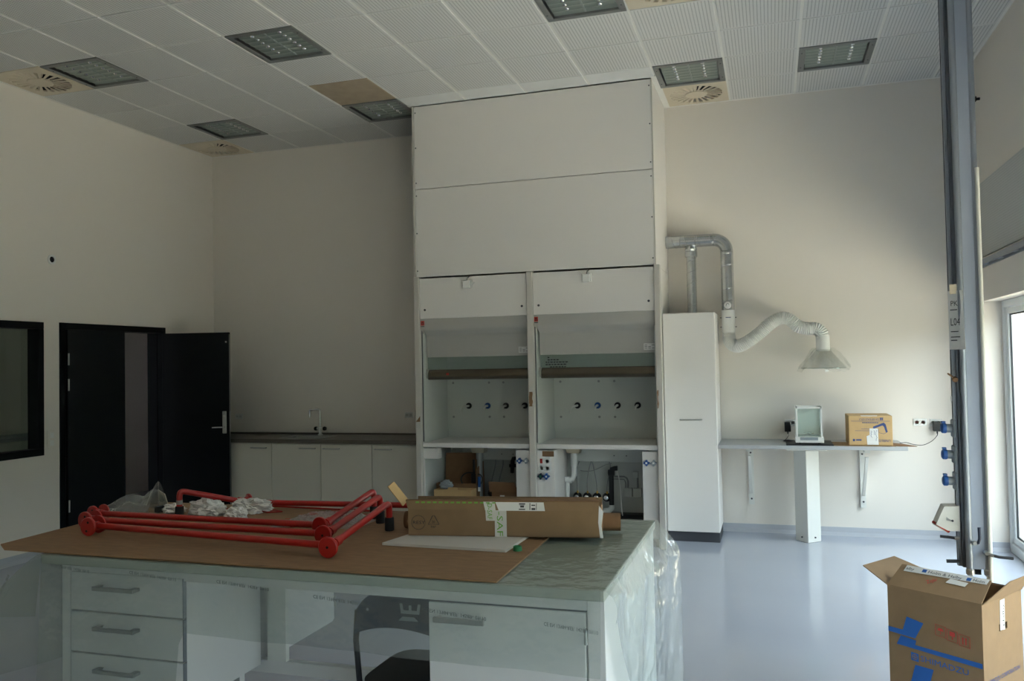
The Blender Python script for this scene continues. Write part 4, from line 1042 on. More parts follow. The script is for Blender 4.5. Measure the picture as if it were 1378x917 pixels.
# ------------------------------------------------------------------ double-sided work bench in the foreground
BX0, BX1, BY0, BY1, ZB = -2.70, -.505, 2.50, 3.645, .90
def bench():
    t = thing('lab_bench', 'long white double-sided laboratory bench covered with plastic film and hardboard', 'bench', (-1.6, 3.07, FLOOR))
    MB().box(BX0, BX1, BY0, BY1, ZB-.034, ZB, bev=.003).build('worktop', 'benchtop', t)
    MB().box(-2.62, -.512, BY0+.03, BY0+.055, .828, ZB-.036).build('apron', 'benchw', t)
    MB().box(-2.62, -.512, BY1-.055, BY1-.03, .828, ZB-.036).build('apron', 'benchw', t)
    for (a, b) in ((-2.628, -2.588), (-.566, -.510)):
        for (c, d) in ((BY0+.028, BY0+.07), (BY1-.07, BY1-.028)): MB().box(a, b, c, d, FLOOR, ZB-.036, bev=.002).build('leg', 'benchw', t)
    MB().box(-.53, -.511, BY0+.07, BY1-.07, .05, ZB-.036).build('end_panel', 'benchw', t)
    MB().box(-2.62, -2.60, BY0+.07, BY1-.07, .40, ZB-.036).build('end_panel', 'benchw', t)
    MB().box(-2.6, -.535, 3.04, 3.075, .315, .37, bev=.002).build('stretcher', 'benchw', t)
    MB().box(-2.06, -1.97, 3.035, 3.06, .37, .83).build('service_duct', 'hoodin', t)
def pedestal(x0, x1, y0, y1, front, kind, lab):
    """hanging cabinet; front=-1 faces -Y"""
    t = thing('bench_cabinet', lab, 'cabinet', ((x0+x1)/2, (y0+y1)/2, .365)); zt = .84; zb = .365
    a, b = (y0+.02, y1) if front < 0 else (y0, y1-.02)
    MB().box(x0, x1, a, b, zb, zt-.002).build('body', 'benchw', t)
    yf = (y0, y0+.018) if front < 0 else (y1-.018, y1); s = -1 if front < 0 else 1; yo = y0 if front < 0 else y1
    if kind == 'drawers':
        hs = [(.694, .838), (.537, .688), (.37, .531)]
        for (p, q) in hs:
            d = MB().box(x0+.002, x1-.002, *yf, p, q, bev=.002).build('drawer', 'benchw', t)
            hz = q-.05; hx0, hx1 = x0+.135, x0+.325
            MB().box(hx0, hx1, yo+s*.028, yo+s*.036, hz-.008, hz+.008, bev=.002).prism([(0, -.006), (.014, -.006), (.024, .006), (0, .006)], (hx0, yo+s*.0, hz), (1, 0, 0), (0, 0, 1), (0, s*.03, 0)).prism([(0, -.006), (-.014, -.006), (-.024, .006), (0, .006)], (hx1, yo, hz), (1, 0, 0), (0, 0, 1), (0, s*.03, 0)).build('handle', 'steel', d)
            MB().box(x1-.0015, x1+.001, yo, yo+.018*-s, p, q).build('edge_band', 'dkblue' if 0 else 'aludark', d)
    else:
        d = MB().box(x0+.002, x1-.004, *yf, zb+.004, zt-.018, bev=.002).build('door', 'benchw', t)
        hz = zt-.065; hx0, hx1 = x0+.03, x0+.205
        MB().box(hx0, hx1, yo+s*.026, yo+s*.036, hz-.009, hz+.009, bev=.002).cyl((hx0+.012, yo, hz), (hx0+.012, yo+s*.03, hz), .006, 8).cyl((hx1-.012, yo, hz), (hx1-.012, yo+s*.03, hz), .006, 8).build('handle', 'steel', d)
        for z in (zt-.09, zb+.09): MB().cyl((x1-.002, yo+s*.004, z-.025), (x1-.002, yo+s*.004, z+.025), .006, 8).build('hinge', 'steel', d)
        MB().box(x0, x1-.001, yo-s*.006, yo-s*.022, zt-.018, zt-.012).build('shadow_gap', 'aludark', t)
bench()
pedestal(-2.585, -2.068, BY0+.026, 3.0, -1, 'drawers', 'white three-drawer unit with grey handles hanging under the bench')
pedestal(-1.10, -.568, BY0+.026, 3.0, -1, 'door', 'white single-door unit with steel handle hanging under the bench')
pedestal(-2.585, -2.068, 3.085, BY1-.03, 1, 'door', 'white unit under the far side of the bench behind the drawers')

def folding_chair():
    t = thing('folding_chair', 'dark blue folding chair with black seat tucked under the bench behind plastic film', 'chair', (-1.24, 2.9, FLOOR))
    cx, hw, y = -1.297, .178, 2.70
    # curved backrest: arched top edge
    rows = []; nx = 18
    for k in range(9):
        q = k/8; row = []
        for i in range(nx+1):
            a = -1+2*i/nx; top = .792-.085*abs(a)**3.2; bot = .672-.045*abs(a)**2
            z = bot+(top-bot)*q; row.append((cx+hw*a, y-.035*(1-a*a)*1.0+.012*(q-.5)+.02, z))
        rows.append(row)
    back = [[(p[0], p[1]+.012, p[2]) for p in r] for r in rows]
    m = MB(); n0 = len(rows)*(nx+1); m.sheet(rows); m.sheet([r[::-1] for r in back])
    K, W = len(rows), nx+1; A = lambda i, j: i*W+j; B = lambda i, j: n0+i*W+(W-1-j)
    for j in range(nx): m.f += [(A(0, j), B(0, j), B(0, j+1), A(0, j+1)), (A(K-1, j), A(K-1, j+1), B(K-1, j+1), B(K-1, j))]
    for i in range(K-1): m.f += [(A(i, 0), A(i+1, 0), B(i+1, 0), B(i, 0)), (A(i, W-1), B(i, W-1), B(i+1, W-1), A(i+1, W-1))]
    b = m.build('backrest', 'navy', t, True)
    MB().cyl((cx-.115, y+.006, .725), (cx-.115, y-.002, .725), .006, 10).build('screw', 'chrome', b)
    MB().prism([(-.035, 0), (.035, 0), (.04, .035), (.03, .035), (.026, .012), (.005, .012), (.005, .03), (-.005, .03), (-.005, .012), (-.026, .012), (-.03, .035), (-.04, .035)], (cx+.06, y-.019, .725), (1, 0, 0), (0, 0, 1), (0, .002, 0)).prism([(-.04, 0), (.035, 0), (.02, .014), (-.025, .014)], (cx+.055, y-.019, .70), (1, 0, 0), (0, 0, 1), (0, .002, 0)).build('pale_marks', 'greyplastic', b)
    for s in (-1, 1):
        MB().tube([(cx+s*.172, y+.03, .71), (cx+s*.18, y+.03, .60), (cx+s*.184, y+.06, .44), (cx+s*.184, y+.33, FLOOR+.01)], .011, 10).build('leg', 'black', t, True)
        MB().tube([(cx+s*.162, y+.30, .43), (cx+s*.162, y+.10, FLOOR+.01)], .011, 10).build('leg', 'black', t, True)
    # seat pad
    rows = []; pts = []
    for k in range(40):
        g = 2*PI*k/40; c, s = math.cos(g), math.sin(g); e = .45
        pts.append((cx+.168*math.copysign(abs(c)**e, c)*(1-.06*s), y+.20+.19*math.copysign(abs(s)**e, s)))
    MB().prism(pts, (0, 0, .425), (1, 0, 0), (0, 1, 0), (0, 0, .03)).build('seat', 'black', t)
folding_chair()

def plastic_film():
    t = thing('plastic_film', 'clear plastic sheet with repeated black print draped over the bench', 'plastic sheet', (-1.6, 3.0, ZB))
    # flat part on the bench
    rng = random.Random(4); rows = []
    nx, ny = 60, 30
    for j in range(ny+1):
        y = BY0-.006+(BY1-BY0+.008)*j/ny
        rows.append([(BX0-.004+(BX1-BX0+.008)*i/nx, y, ZB+.0022+(0.003*max(0, math.sin(i*1.7+j*.9)*math.sin(j*1.3-i*.4)) if BX0+(BX1-BX0)*i/nx > -.84 else 0)) for i in range(nx+1)])
    MB().sheet(rows).build('top_sheet', 'filmtop', t, True)
    # front drop
    rows = []
    for j in range(15):
        q = j/14; row = []
        for i in range(91):
            p = i/90; x = BX0+.01+(BX1-BX0-.02)*p
            bot = .645+.03*(1-p)-.26*max(0, min(1, (.302-p)/.012))
            z = ZB+.002+(bot-ZB)*q
            row.append((x, BY0-.008-.03*q+.006*math.sin(x*9+q*2)*q+.003*math.sin(x*23)*q, z))
        rows.append(row)
    MB().sheet(rows).build('front_drop', 'film', t, True)
    # printed line, seen from the back of the sheet: upside down and mirrored
    spots = [(-2.63, -2.44, .876), (-2.262, -2.05, .869), (-1.885, -1.665, .859), (-1.497, -1.274, .833), (-1.097, -.872, .818), (-.690, -.515, .803)]
    for (a, b, z) in spots:
        u = Vector((b-a, 0, -.016)).normalized()
        y = BY0-.020-.012*(ZB-z)/.1
        text('film_print', 'CE EN 13984-REF. 14589- 09/10', 'filmink', t, (a, y, z+.0), u, (0, 0, -1), .0165, width=(b-a)*.97)
    # right-hand drape with folds
    rows = []
    for j in range(25):
        q = j/24; row = []
        for i in range(41):
            p = i/40; y = BY0-.008+(BY1-BY0+.02)*p
            drop = .10+.62*min(1, max(0, (p-.05)/.3))
            out = (.015+.075*p)*min(1, q*6)+.012*math.sin(p*19+q*3)*min(1, q*5)+.02*math.sin(p*8+1)*q
            out = max(out, .006)
            row.append((BX1+.002+out, y+.015*math.sin(p*11+q*4)*q, ZB+.003+.012*math.sin(PI*min(1, q*4))*p-drop*q))
        rows.append(row)
    MB().sheet(rows).build('end_drop', 'filmend', t, True)
    # left-hand drape flaring outwards
    rows = []
    for j in range(21):
        q = j/20; row = []
        for i in range(31):
            p = i/30; y = BY0-.01+(BY1-BY0)*p
            out = .62*q**.85*(1-.45*p)+.015*math.sin(p*15+q*4)*q+.008
            row.append((BX0-out, y-.06*q*(1-p)+.012*math.sin(p*21)*q, ZB+.002-.62*q))
        rows.append(row)
    MB().sheet(rows).build('end_drop', 'film', t, True)
    # corner web joining the front drop to the flared end
    rows = []
    for j in range(13):
        q = j/12
        a = Vector((BX0+.012, BY0-.008-.03*q, ZB+.002+(.675-ZB)*q)); b = Vector((BX0-.62*(q*.4)**.85-.008, BY0-.01-.06*q*.4, ZB+.002-.62*q*.4))
        rows.append([tuple(a.lerp(b, k/6)+Vector((0, -.012*math.sin(PI*k/6)*q, 0))) for k in range(7)])
    MB().sheet(rows).build('corner_web', 'film', t, True)
    text('film_print', 'CE EN 13984-REF. 14589- 09/10', 'filmink', t, (BX0-.19, BY0-.045, .70), (.5, 0, .86), (.86, 0, -.5), .0165, width=.15)
plastic_film()

ZT = .9095
def hardboard():
    z = ZB+.004
    m = MB().prism([(-2.90, 2.515), (-.852, 2.500), (-.866, 3.60), (-3.06, 3.60), (-3.0, 2.585)], (0, 0, z), (1, 0, 0), (0, 1, 0), (0, 0, .005))
    tag(m.build('hardboard_sheet', 'hboard'), 'large brown hardboard sheet lying on the bench under the red pipes', 'board')
hardboard()

def red_stand(lab, Ld, Rd, bend, cap, group='red pipe stands on the bench'):
    """long pipe between two round flanges, with an arm ending in a bend and a black foot"""
    Ld, Rd, bend, cap = map(Vector, (Ld, Rd, bend, cap)); r = .0135
    t = thing('red_pipe_stand', lab, 'pipe stand', (Rd.x, Rd.y, ZT), 0, group)
    ax = (bend-Rd); ax.z = 0; ax.normalize()                     # arm direction on plan
    # the long pipe meets the arm just behind its flange
    j = Rd+ax*.03; jl = Ld+ax*.03
    MB().cyl(jl, j, r, 16).build('long_pipe', 'red', t, True)
    MB().cyl(jl.lerp(j, .01), jl.lerp(j, .022), r+.005, 16).build('collar', 'red', t, True)
    for c, d in ((Rd, 1), (Ld, 1)):
        f = MB().lathe([(0, -.004), (.036, -.004), (.039, -.001), (.039, .006), (.03, .009), (.02, .03), (r, .045), (0, .045)], c, ax, 26).build('flange', 'red', t, True)
        side = ax.cross(Vector((0, 0, 1)))
        for s in ((-1, 1) if c is Ld else (0,)):
            o = c+Vector((0, 0, 1))*.018*s+side*.004*s; MB().cyl(o-ax*.0055, o-ax*.003, .005, 10).build('bolt_hole', 'dark', f)
    if Ld is not None:
        f = MB().lathe([(0, 0), (.037, 0), (.037, .007), (0, .007)], Ld+ax*.055, ax, 26).build('rear_flange', 'red', t, True)
        MB().cyl(Ld+ax*.02, Ld+ax*.056, r, 14).build('stub', 'red', t, True)
    # arm: straight rise, then a round bend down into the foot
    s0 = Rd+ax*.02; top = Vector((cap.x, cap.y, bend.z-r)); pre = s0.lerp(top, .86)
    pts = [s0, s0.lerp(top, .5), pre]+bez(pre, top, top, Vector((cap.x, cap.y, bend.z-r-.055)), 8)[1:]+[Vector((cap.x, cap.y, ZT+.05))]
    MB().tube(pts, r, 16).build('arm', 'red', t, True)
    MB().cyl(s0.lerp(top, .06), s0.lerp(top, .12), r+.005, 16).build('collar', 'red', t, True)
    MB().lathe([(0, 0), (.018, 0), (.0195, .004), (.0195, .05), (.017, .055), (0, .055)], (cap.x, cap.y, ZT), n=18).build('rubber_foot', 'rubber', t, True)
    if group and 'silver' in lab: MB().tube([(cap.x, cap.y, ZT+.063), (cap.x, cap.y, ZT+.083)], r+.001, 16).build('silver_band', 'steel', t, True)
def red_things():
    z = ZT+.039
    red_stand('red pipe stand nearest the drawers, outermost of three parallel ones on the hardboard', (-2.76, 2.79, z), (-1.548, 2.66, z), (-1.546, 3.10, 1.04), (-1.548, 3.165))
    red_stand('red pipe stand lying in the middle of three parallel ones on the hardboard', (-2.885, 2.90, z), (-1.676, 2.845, z), (-1.655, 3.25, 1.043), (-1.660, 3.305))
    red_stand('red pipe stand lying innermost of three parallel ones, by the clear bubble bag', (-2.975, 3.035, z), (-1.782, 3.0, z), (-1.73, 3.36, 1.05), (-1.738, 3.40))
    red_stand('red pipe stand with a silver band, turned opposite to the other three stands', (-1.26, 3.60, z), (-2.462, 3.49, z), (-2.60, 3.26, 1.05), (-2.655, 3.225))
    for (a, b, lab) in (((-2.45, 3.56), (-1.95, 3.535), 'thin red pull rod with a ring end at the back of the hardboard'),
                        ((-2.74, 3.44), (-2.36, 3.43), 'thin red pull rod passing under the crumpled tissue'),
                        ((-2.45, 3.20), (-2.05, 3.155), 'thin red pull rod between the red pipes and the bubble bag')):
        t = thing('pull_rod', lab, 'rod', (a[0], a[1], ZT), 0, 'thin red pull rods'); a = Vector((*a, ZT+.008)); b = Vector((*b, ZT+.008))
        MB().cyl(a, b, .0045, 8).build('rod', 'red', t, True)
        d = (b-a).normalized(); n = Vector((-d.y, d.x, 0))
        MB().tube([b, b+d*.06+n*.035, b+d*.12+n*.005, b+d*.06-n*.03], .0035, 6, closed=True).build('pull_ring', 'red', t)
        MB().cyl(b-d*.01, b+d*.006, .009, 10).build('ferrule', 'red', t)
red_things()

def bench_clutter():
    crumple('crumpled_tissue', 'crumpled white tissue beside the black foot with the silver band', 'paper', (-2.555, 3.30, ZT), (.10, .06, .055), 'tissue', 1, 'crumpled tissues', 4)
    crumple('crumpled_tissue', 'small crumpled white tissue lying by itself between the red pipes', 'paper', (-2.36, 3.24, ZT), (.055, .045, .04), 'tissue', 2, 'crumpled tissues', 4)
    crumple('crumpled_tissue', 'loose crumpled white tissue leaning on the round flange of the turned red stand', 'paper', (-2.40, 3.42, ZT), (.10, .05, .045), 'tissue', 3, 'crumpled tissues', 4, .5)
    crumple('crumpled_tissue', 'flat grey-white tissue lump next to the clear bag', 'paper', (-2.775, 3.33, ZT), (.065, .045, .03), 'tissue', 9, 'crumpled tissues', 4)
    # clear bag with stiff folds
    t = thing('clear_bag', 'crumpled clear plastic bag near the dark door end of the hardboard', 'bag', (-2.99, 3.33, ZT))
    from mathutils import noise
    for (k, oy, hh, ln) in ((0, 0.0, .13, .30), (1, .05, .09, .26), (2, -.05, .065, .3)):
        rows = []
        for j in range(13):
            q = j/12; row = []
            for i in range(21):
                p = i/20; env = math.sin(PI*q)*(.25+.75*p)
                z = hh*env*(1+.3*math.sin(p*7+k*2))+.012*noise.noise(Vector((p*6, q*6, k)))
                row.append((-3.13+ln*p, 3.24+oy+.14*q+.03*math.sin(p*4+k), ZT+.002+max(0, z)))
            rows.append(row)
        MB().sheet(rows).build('bag_fold', 'bag', t, True)
    MB().box(-2.875, -2.845, 3.31, 3.36, ZT+.001, ZT+.03, bev=.004).build('bag_clip', 'black', t)
    MB().prism([(-2.90, 0), (-2.84, 0), (-2.87, .08), (-2.91, .10)], (0, 3.38, ZT+.001), (1, 0, 0), (0, 0, 1), (0, .004, 0)).build('bag_insert', 'beigep', t)
    # bubble-wrap pouch with red print
    rows = []
    for j in range(25):
        q = j/24; row = []
        for i in range(61):
            p = i/60; e = min(1, 5*p, 5*(1-p))*min(1, 5*q, 5*(1-q))
            row.append((-2.10+.40*p, 3.11+.23*q+.03*math.sin(p*3)+.02*p, ZT+.002+e*(.022+.03*p+.010*noise.noise(Vector((p*7, q*5, 2.0)))+.006*math.sin(p*75)*math.sin(q*45))))
        rows.append(row)
    t = thing('bubble_pouch', 'clear bubble wrap pouch with red markings under the red pipe arms', 'pouch', (-1.85, 3.22, ZT))
    MB().sheet(rows).build('pouch', 'bubble', t, True)
    pr = MB(); rng = random.Random(2)
    for k in range(16):
        i, j = rng.randint(6, 54), rng.randint(4, 20); c = Vector(rows[j][i])+Vector((0, 0, .003)); pr.box(c.x-.02, c.x+.02, c.y-.003, c.y+.003, c.z-.0005, c.z+.0005)
    pr.build('red_marks', 'redprint', t)
    # long carton
    A = Vector((-1.406, 3.045, ZT+.0)); u = Vector((.990, .142, 0)); v = Vector((-.142, .990, 0)); w = Vector((0, 0, 1)); L, D, Hh = .767, .15, .133
    z0 = .0105
    t = thing('long_carton', 'long narrow opened cardboard carton with white and green tape on the bench', 'box', tuple(A+u*L/2+v*D/2+w*z0))
    A = A+w*z0; th = .004
    def Q(name, m, o, uu, vv, a0, a1, b0, b1, ww): return quad(MB(), o, uu, vv, a0, a1, b0, b1, ww).build(name, m, t)
    Q('front_wall', 'card', A, u, w, 0, L, 0, Hh-.03, v*th)
    q = MB().prism([(0, 0), (L, 0), (L-.005, .034), (-.012, .034)], A+w*(Hh-.03), u, (w*.97+v*.25), v*th).build('top_flap', 'card', t)
    MB().prism([(-.012, 0), (L-.005, 0), (L-.02, .05), (-.012, .008)], A+w*(Hh+.003)+v*.008, u, (v*.9+w*.12), w*th).build('lid', 'cardd', t)
    Q('back_wall', 'card', A+v*D, u, w, 0, L, 0, Hh, v*-th)
    Q('bottom', 'card', A, u, v, 0, L, 0, D, w*th)
    Q('end_wall', 'cardd', A+u*(L-.003), v, w, .004, D-.004, 0, Hh-.02, u*.004)
    MB().prism([(0, 0), (.012, .0), (.006, .045), (.014, .10), (-.002, .125), (-.006, .06)], A+u*(L-.002)+v*.002, u, w, v*-.003).build('torn_edge', 'paper', t)
    MB().prism([(0, 0), (.06, .02), (.03, .105), (-.03, .09)], A+w*(Hh-.02)-u*.03+v*.02, v*.8+u*.3, w*.9-u*.5, u*.004).build('end_flap', 'cardl', t)
    # tapes and prints on the front
    fr = A-v*.0014
    tp = MB().prism([(.353, 0), (.40, 0), (.40, .103), (.353, .103)], fr, u, w, v*.0008).build('tape', 'tape', t)
    tp2 = MB().prism([(.315, 0), (.357, -.0), (.352, .033), (.306, .033)], A+w*(Hh-.03)-v*.0015, u, (w*.97+v*.25), v*.0008).prism([(.318, .062), (.357, .062), (.357, .103), (.316, .103)], fr-v*.0003, u, w, v*.0004).build('tape', 'tape', t)
    text('tape_print', '-SAF', 'greenprint', t, fr+u*.362-v*.0006+w*.10, (0, 0, -1), u, .034, width=.095)
    text('tape_print', 'D-SAF', 'greenprint', t, fr+u*.324-v*.0012+w*.131, (0.0, 0, -1), u, .028, width=.062)
    gp = MB()
    for k in range(22):
        a = .03+k*.024; gp.prism([(a, .026), (a+.014, .026), (a+.014, .032), (a, .032)], A+w*(Hh-.03)-v*.0015, u, (w*.97+v*.25), v*.0006)
    gp.build('tape_edge', 'greenprint', t)
    lb = MB().prism([(.37, 0), (.553, 0), (.547, .033), (.355, .033)], A+w*(Hh-.031)-v*.0022, u, (w*.97+v*.25), v*.0008).build('shipping_label', 'paper', t)
    pb = MB(); lo = A+w*(Hh-.031)-v*.0032
    for (a, b, c, d) in ((.45, .475, .004, .008), (.455, .47, .013, .02), (.45, .475, .025, .029), (.492, .495, .004, .03), (.50, .515, .004, .011), (.499, .514, .02, .024), (.518, .52, .004, .03), (.452, .472, .0215, .0235)):
        pb.prism([(a, c), (b, c), (b, d), (a, d)], lo, u, (w*.97+v*.25), v*.0006)
    pb.build('label_print', 'ink', lb if 0 else t)
    c = fr+u*.042+w*.052
    ring = [(.028*math.cos(2*PI*k/28), .028*math.sin(2*PI*k/28)) for k in range(28)]
    MB().tube([c+u*a+w*b for a, b in ring], .0008, 4, closed=True).build('ring_mark', 'ink', t)
    text('ring_print', 'RESY', 'ink', t, c-u*.024-w*.006, u, w, .018, width=.05)
    MB().box(-.008, -.002, 0, .0005, 0, .005).box(.002, .012, 0, .0005, 0, .005, None).build('tiny_print', 'ink', t) if 0 else None
    c = fr+u*.105+w*.045
    MB().tube([c+u*a+w*b for a, b in ((-.022, 0), (.022, 0), (.004, .034), (-.004, .034))], .0016, 5, closed=True).build('triangle_mark', 'ink', t)
    text('triangle_print', '20', 'ink', t, c-u*.008+w*.005, u, w, .014)
    text('triangle_print', 'PAP', 'ink', t, c-u*.012-w*.014, u, w, .012)
    # cardboard tube behind it
    C = Vector((-1.50, 3.225, ZT+.037))
    m = MB().tube([C, C+u*.905], .036, 22, caps=False).tube([C+u*.905, C], .031, 22, caps=False)
    n = 22
    m.f += [(j, (j+1) % n, 2*n+n+(j+1) % n, 2*n+n+j) for j in range(n)] if 0 else []
    m.cyl(C+u*.004, C+u*.006, .0315, 22).cyl(C+u*.899, C+u*.901, .0315, 22)
    tag(m.build('cardboard_tube', 'cardd', smooth=True), 'brown cardboard tube lying behind the long carton', 'tube')
    m = MB().prism([(-1.45, 2.90), (-.945, 2.886), (-.935, 3.2), (-1.39, 3.2)], (0, 0, ZT), (1, 0, 0), (0, 1, 0), (0, 0, .0098))
    tag(m.build('foam_sheet', 'foam'), 'thin white foam sheet under the long carton', 'sheet')
    g = MB().lathe([(.0, .002), (.013, .002), (.013, .016), (.016, .017), (.017, .0), (.0, .0)][::-1], (-.912, 2.925, ZT), n=22)
    tag(g.build('green_cap', 'green', smooth=True), 'small green plastic bottle cap on the hardboard', 'cap')
bench_clutter()

# ------------------------------------------------------------------ suspended service column
def service_column():
    x0, x1, y0, y1, zb = .822, .913, 4.20, 4.32, .63; zt = H-.002
    t = thing('service_column', 'tall grey aluminium service column hanging from the ceiling with sockets and valves', 'column', (.86, 4.26, zb))
    MB().box(x0+.012, x1-.012, y0+.006, y1-.006, zb, zt).build('core', 'lightalu', t)
    MB().box(x0-.012, x0+.014, y0+.03, y1-.02, zb+.0, zt).build('socket_channel', 'aludark', t)
    MB().box(x0-.026, x0-.008, y0+.055, y1-.03, zb, zt).build('cable_track', 'alu', t)
    MB().box(x0-.0275, x0-.0255, y0+.075, y1-.05, zb, zt).build('track_slot', 'dark', t)
    MB().tube([(x0+.012, y0+.012, zb-.01), (x0+.012, y0+.012, zt)], .0145, 16).build('corner_tube', 'alu', t, True)
    MB().tube([(x1-.006, y0+.012, zb-.01), (x1-.006, y0+.012, zt)], .0135, 16).build('corner_tube', 'alu', t, True)
    for (x, y) in ((x0+.014, y1-.012), (x1-.012, y1-.012)): MB().tube([(x, y, zb), (x, y, zt)], .012, 12).build('corner_tube', 'alu', t, True)
    # supply pipes on the face
    MB().tube([(x1+.001, y0-.006, zb-.08), (x1+.001, y0-.006, 2.45)], .009, 12).build('supply_pipe', 'pipeoff', t, True)
    for x in (x0+.012, x1-.006):
        MB().lathe([(.012, 0), (.018, .006), (.018, .026), (.013, .032), (0, .032)], (x, y0+.008, zb-.03), n=6 if 0 else 12).build('pipe_union', 'steel', t)
        MB().cyl((x, y0+.008, zb-.10), (x, y0+.008, zb-.02), .009, 10).build('pipe_end', 'pipeoff', t)
    MB().box(x0+.03, x1-.03, y0+.03, y1-.03, zb-.03, zb+.001).build('end_plate', 'dark', t)
    MB().cyl((x0-.02, y0+.06, zb+.02), (x0-.075, y0+.06, zb+.018), .008, 10).build('outlet_stub', 'plinth', t)
    # three blue capped sockets
    for z in (1.26, 1.139, 1.017):
        s = MB().box(x0-.032, x0-.02, y0+.03, y0+.105, z-.042, z+.042, bev=.006).build('socket_base', 'greyplastic', t)
        d = Vector((-1, -.05, .02))
        MB().lathe([(.019, 0), (.020, .012), (.020, .028), (.021, .030), (.0, .030)], (x0-.03, y0+.068, z), d, 18).build('socket_body', 'greyplastic', s, True)
        MB().lathe([(.023, .028), (.024, .032), (.023, .044), (.017, .049), (0, .05)], (x0-.03, y0+.068, z), d, 18).build('socket_cap', 'bluecap', s, True)
        MB().box(x0-.075, x0-.06, y0+.055, y0+.08, z+.024, z+.033).build('cap_hinge', 'bluecap', s)
    # big sloping three-phase socket
    pr = [(0, 0), (0, .115), (-.062, .112), (-.098, .028), (-.05, .002)]
    s = MB().prism(pr, (x0-.02, y0+.03, .792), (1, 0, 0), (0, 0, 1), (0, .085, 0)).build('power_socket', 'pipeoff', t)
    d = Vector((-.55, -.06, -.83)); c = Vector((x0-.02-.066, y0+.072, .812))
    MB().lathe([(.036, 0), (.038, .02), (.0, .02)], c, d, 18).build('socket_neck', 'pipeoff', s, True)
    MB().lathe([(.0365, .004), (.042, .006), (.042, .015), (.0385, .016)], c, d, 18).build('red_rim', 'redprint', s, True)
    MB().cyl((x0-.05, y0+.029, .84), (x0-.05, y0+.026, .84), .005, 8).build('socket_screw', 'plinth', s)
    MB().prism([(0, 0), (.03, -.008), (.0, .015)], (x0-.075, y0+.0285, .842), (1, 0, 0), (0, 0, 1), (0, -.001, 0)).build('socket_mark', 'gpipe', s)
    # ball valves with black handles
    v = MB().cyl((x0-.02, y0+.05, .757), (x0-.04, y0+.05, .757), .008, 8).build('ball_valve', 'steel', t)
    MB().tube([(x0-.036, y0+.05, .757), (x0-.06, y0+.05, .760), (x0-.10, y0+.05, .763)], .0065, 8).build('valve_handle', 'black', v, True)
    v = MB().lathe([(0, 0), (.009, 0), (.011, .01), (.008, .03), (0, .03)], (x0+.026, y0-.004, .752), (0, -1, 0), 10).cyl((x0+.026, y0-.02, .752), (x0+.042, y0-.028, .755), .008, 8).build('ball_valve', 'steel', t, True)
    MB().tube([(x0+.040, y0-.03, .752), (x0+.046, y0-.033, .775), (x0+.045, y0-.033, .825)], .0068, 8).build('valve_handle', 'navy', v, True)
    v = MB().lathe([(0, 0), (.009, 0), (.011, .01), (.008, .03), (0, .03)], (x1-.018, y0-.004, .710), (0, -1, 0), 10).cyl((x1-.018, y0-.02, .710), (x1+.01, y0-.03, .700), .008, 8).build('ball_valve', 'steel', t, True)
    MB().tube([(x1+.006, y0-.03, .702), (x1+.03, y0-.033, .697), (x1+.085, y0-.033, .694)], .0068, 8).build('valve_handle', 'black', v, True)
    # clip on the channel
    MB().tube([(x0-.028, y0+.04, 1.50), (x0-.05, y0+.02, 1.515)], .004, 6).cyl((x0-.02, y0+.035, 1.49), (x0-.02, y0+.02, 1.485), .012, 10).build('clamp', 'cardd', t)
    MB().box(x0-.030, x0-.0265, y0+.07, y0+.085, 1.385, 1.41).build('small_label', 'paper', t)
    # paper notice taped to the channel, slightly curled
    rows = []; px0 = x0-.03
    for j in range(12):
        q = j/11; cur = .03*max(0, abs(q-.5)*2-.3)**2
        rows.append([(px0-.004+.05*p*(1 if 1 else 0), y0+.045-.05*p-(cur*.6+.02*(1-q))*p, 1.625+.27*q) for p in [k/6 for k in range(7)]])
    p = MB().sheet(rows); bk = [[(a+.0008, b+.0012, c) for a, b, c in r] for r in rows]; p.sheet(bk)
    n = tag(p.build('paper_notice', 'paper'), 'white paper notice taped to the side of the service column', 'notice')
    uu = Vector((.05, -.05, 0)).normalized(); o = Vector((px0-.004, y0+.045, 0))-Vector((.001, .003, 0))
    text('notice_print', 'PK', 'ink', n, o+uu*.014+Vector((-.004, -.006, 1.825)), uu, (0, 0, 1), .034, width=.034)
    text('notice_print', 'L04', 'ink', n, o+uu*.010+Vector((-.003, -.005, 1.735)), uu, (0, 0, 1), .05, width=.045)
    lm = MB()
    for z, wd in ((1.805, .035), (1.705, .038), (1.68, .045), (1.665, .03)): lm.prism([(.012, z), (.012+wd, z), (.012+wd, z+.004), (.012, z+.004)], o+Vector((-.004, -.006, 0)), uu, (0, 0, 1), (0, .0004, 0))
    lm.build('notice_print', 'ink', n)
    tag(MB().box(px0-.002, px0+.030, y0+.012, y0+.0135, 1.88, 1.925).build('tape_strip', 'beigep'), 'small beige tape strip above the paper notice on the column', 'tape')
service_column()

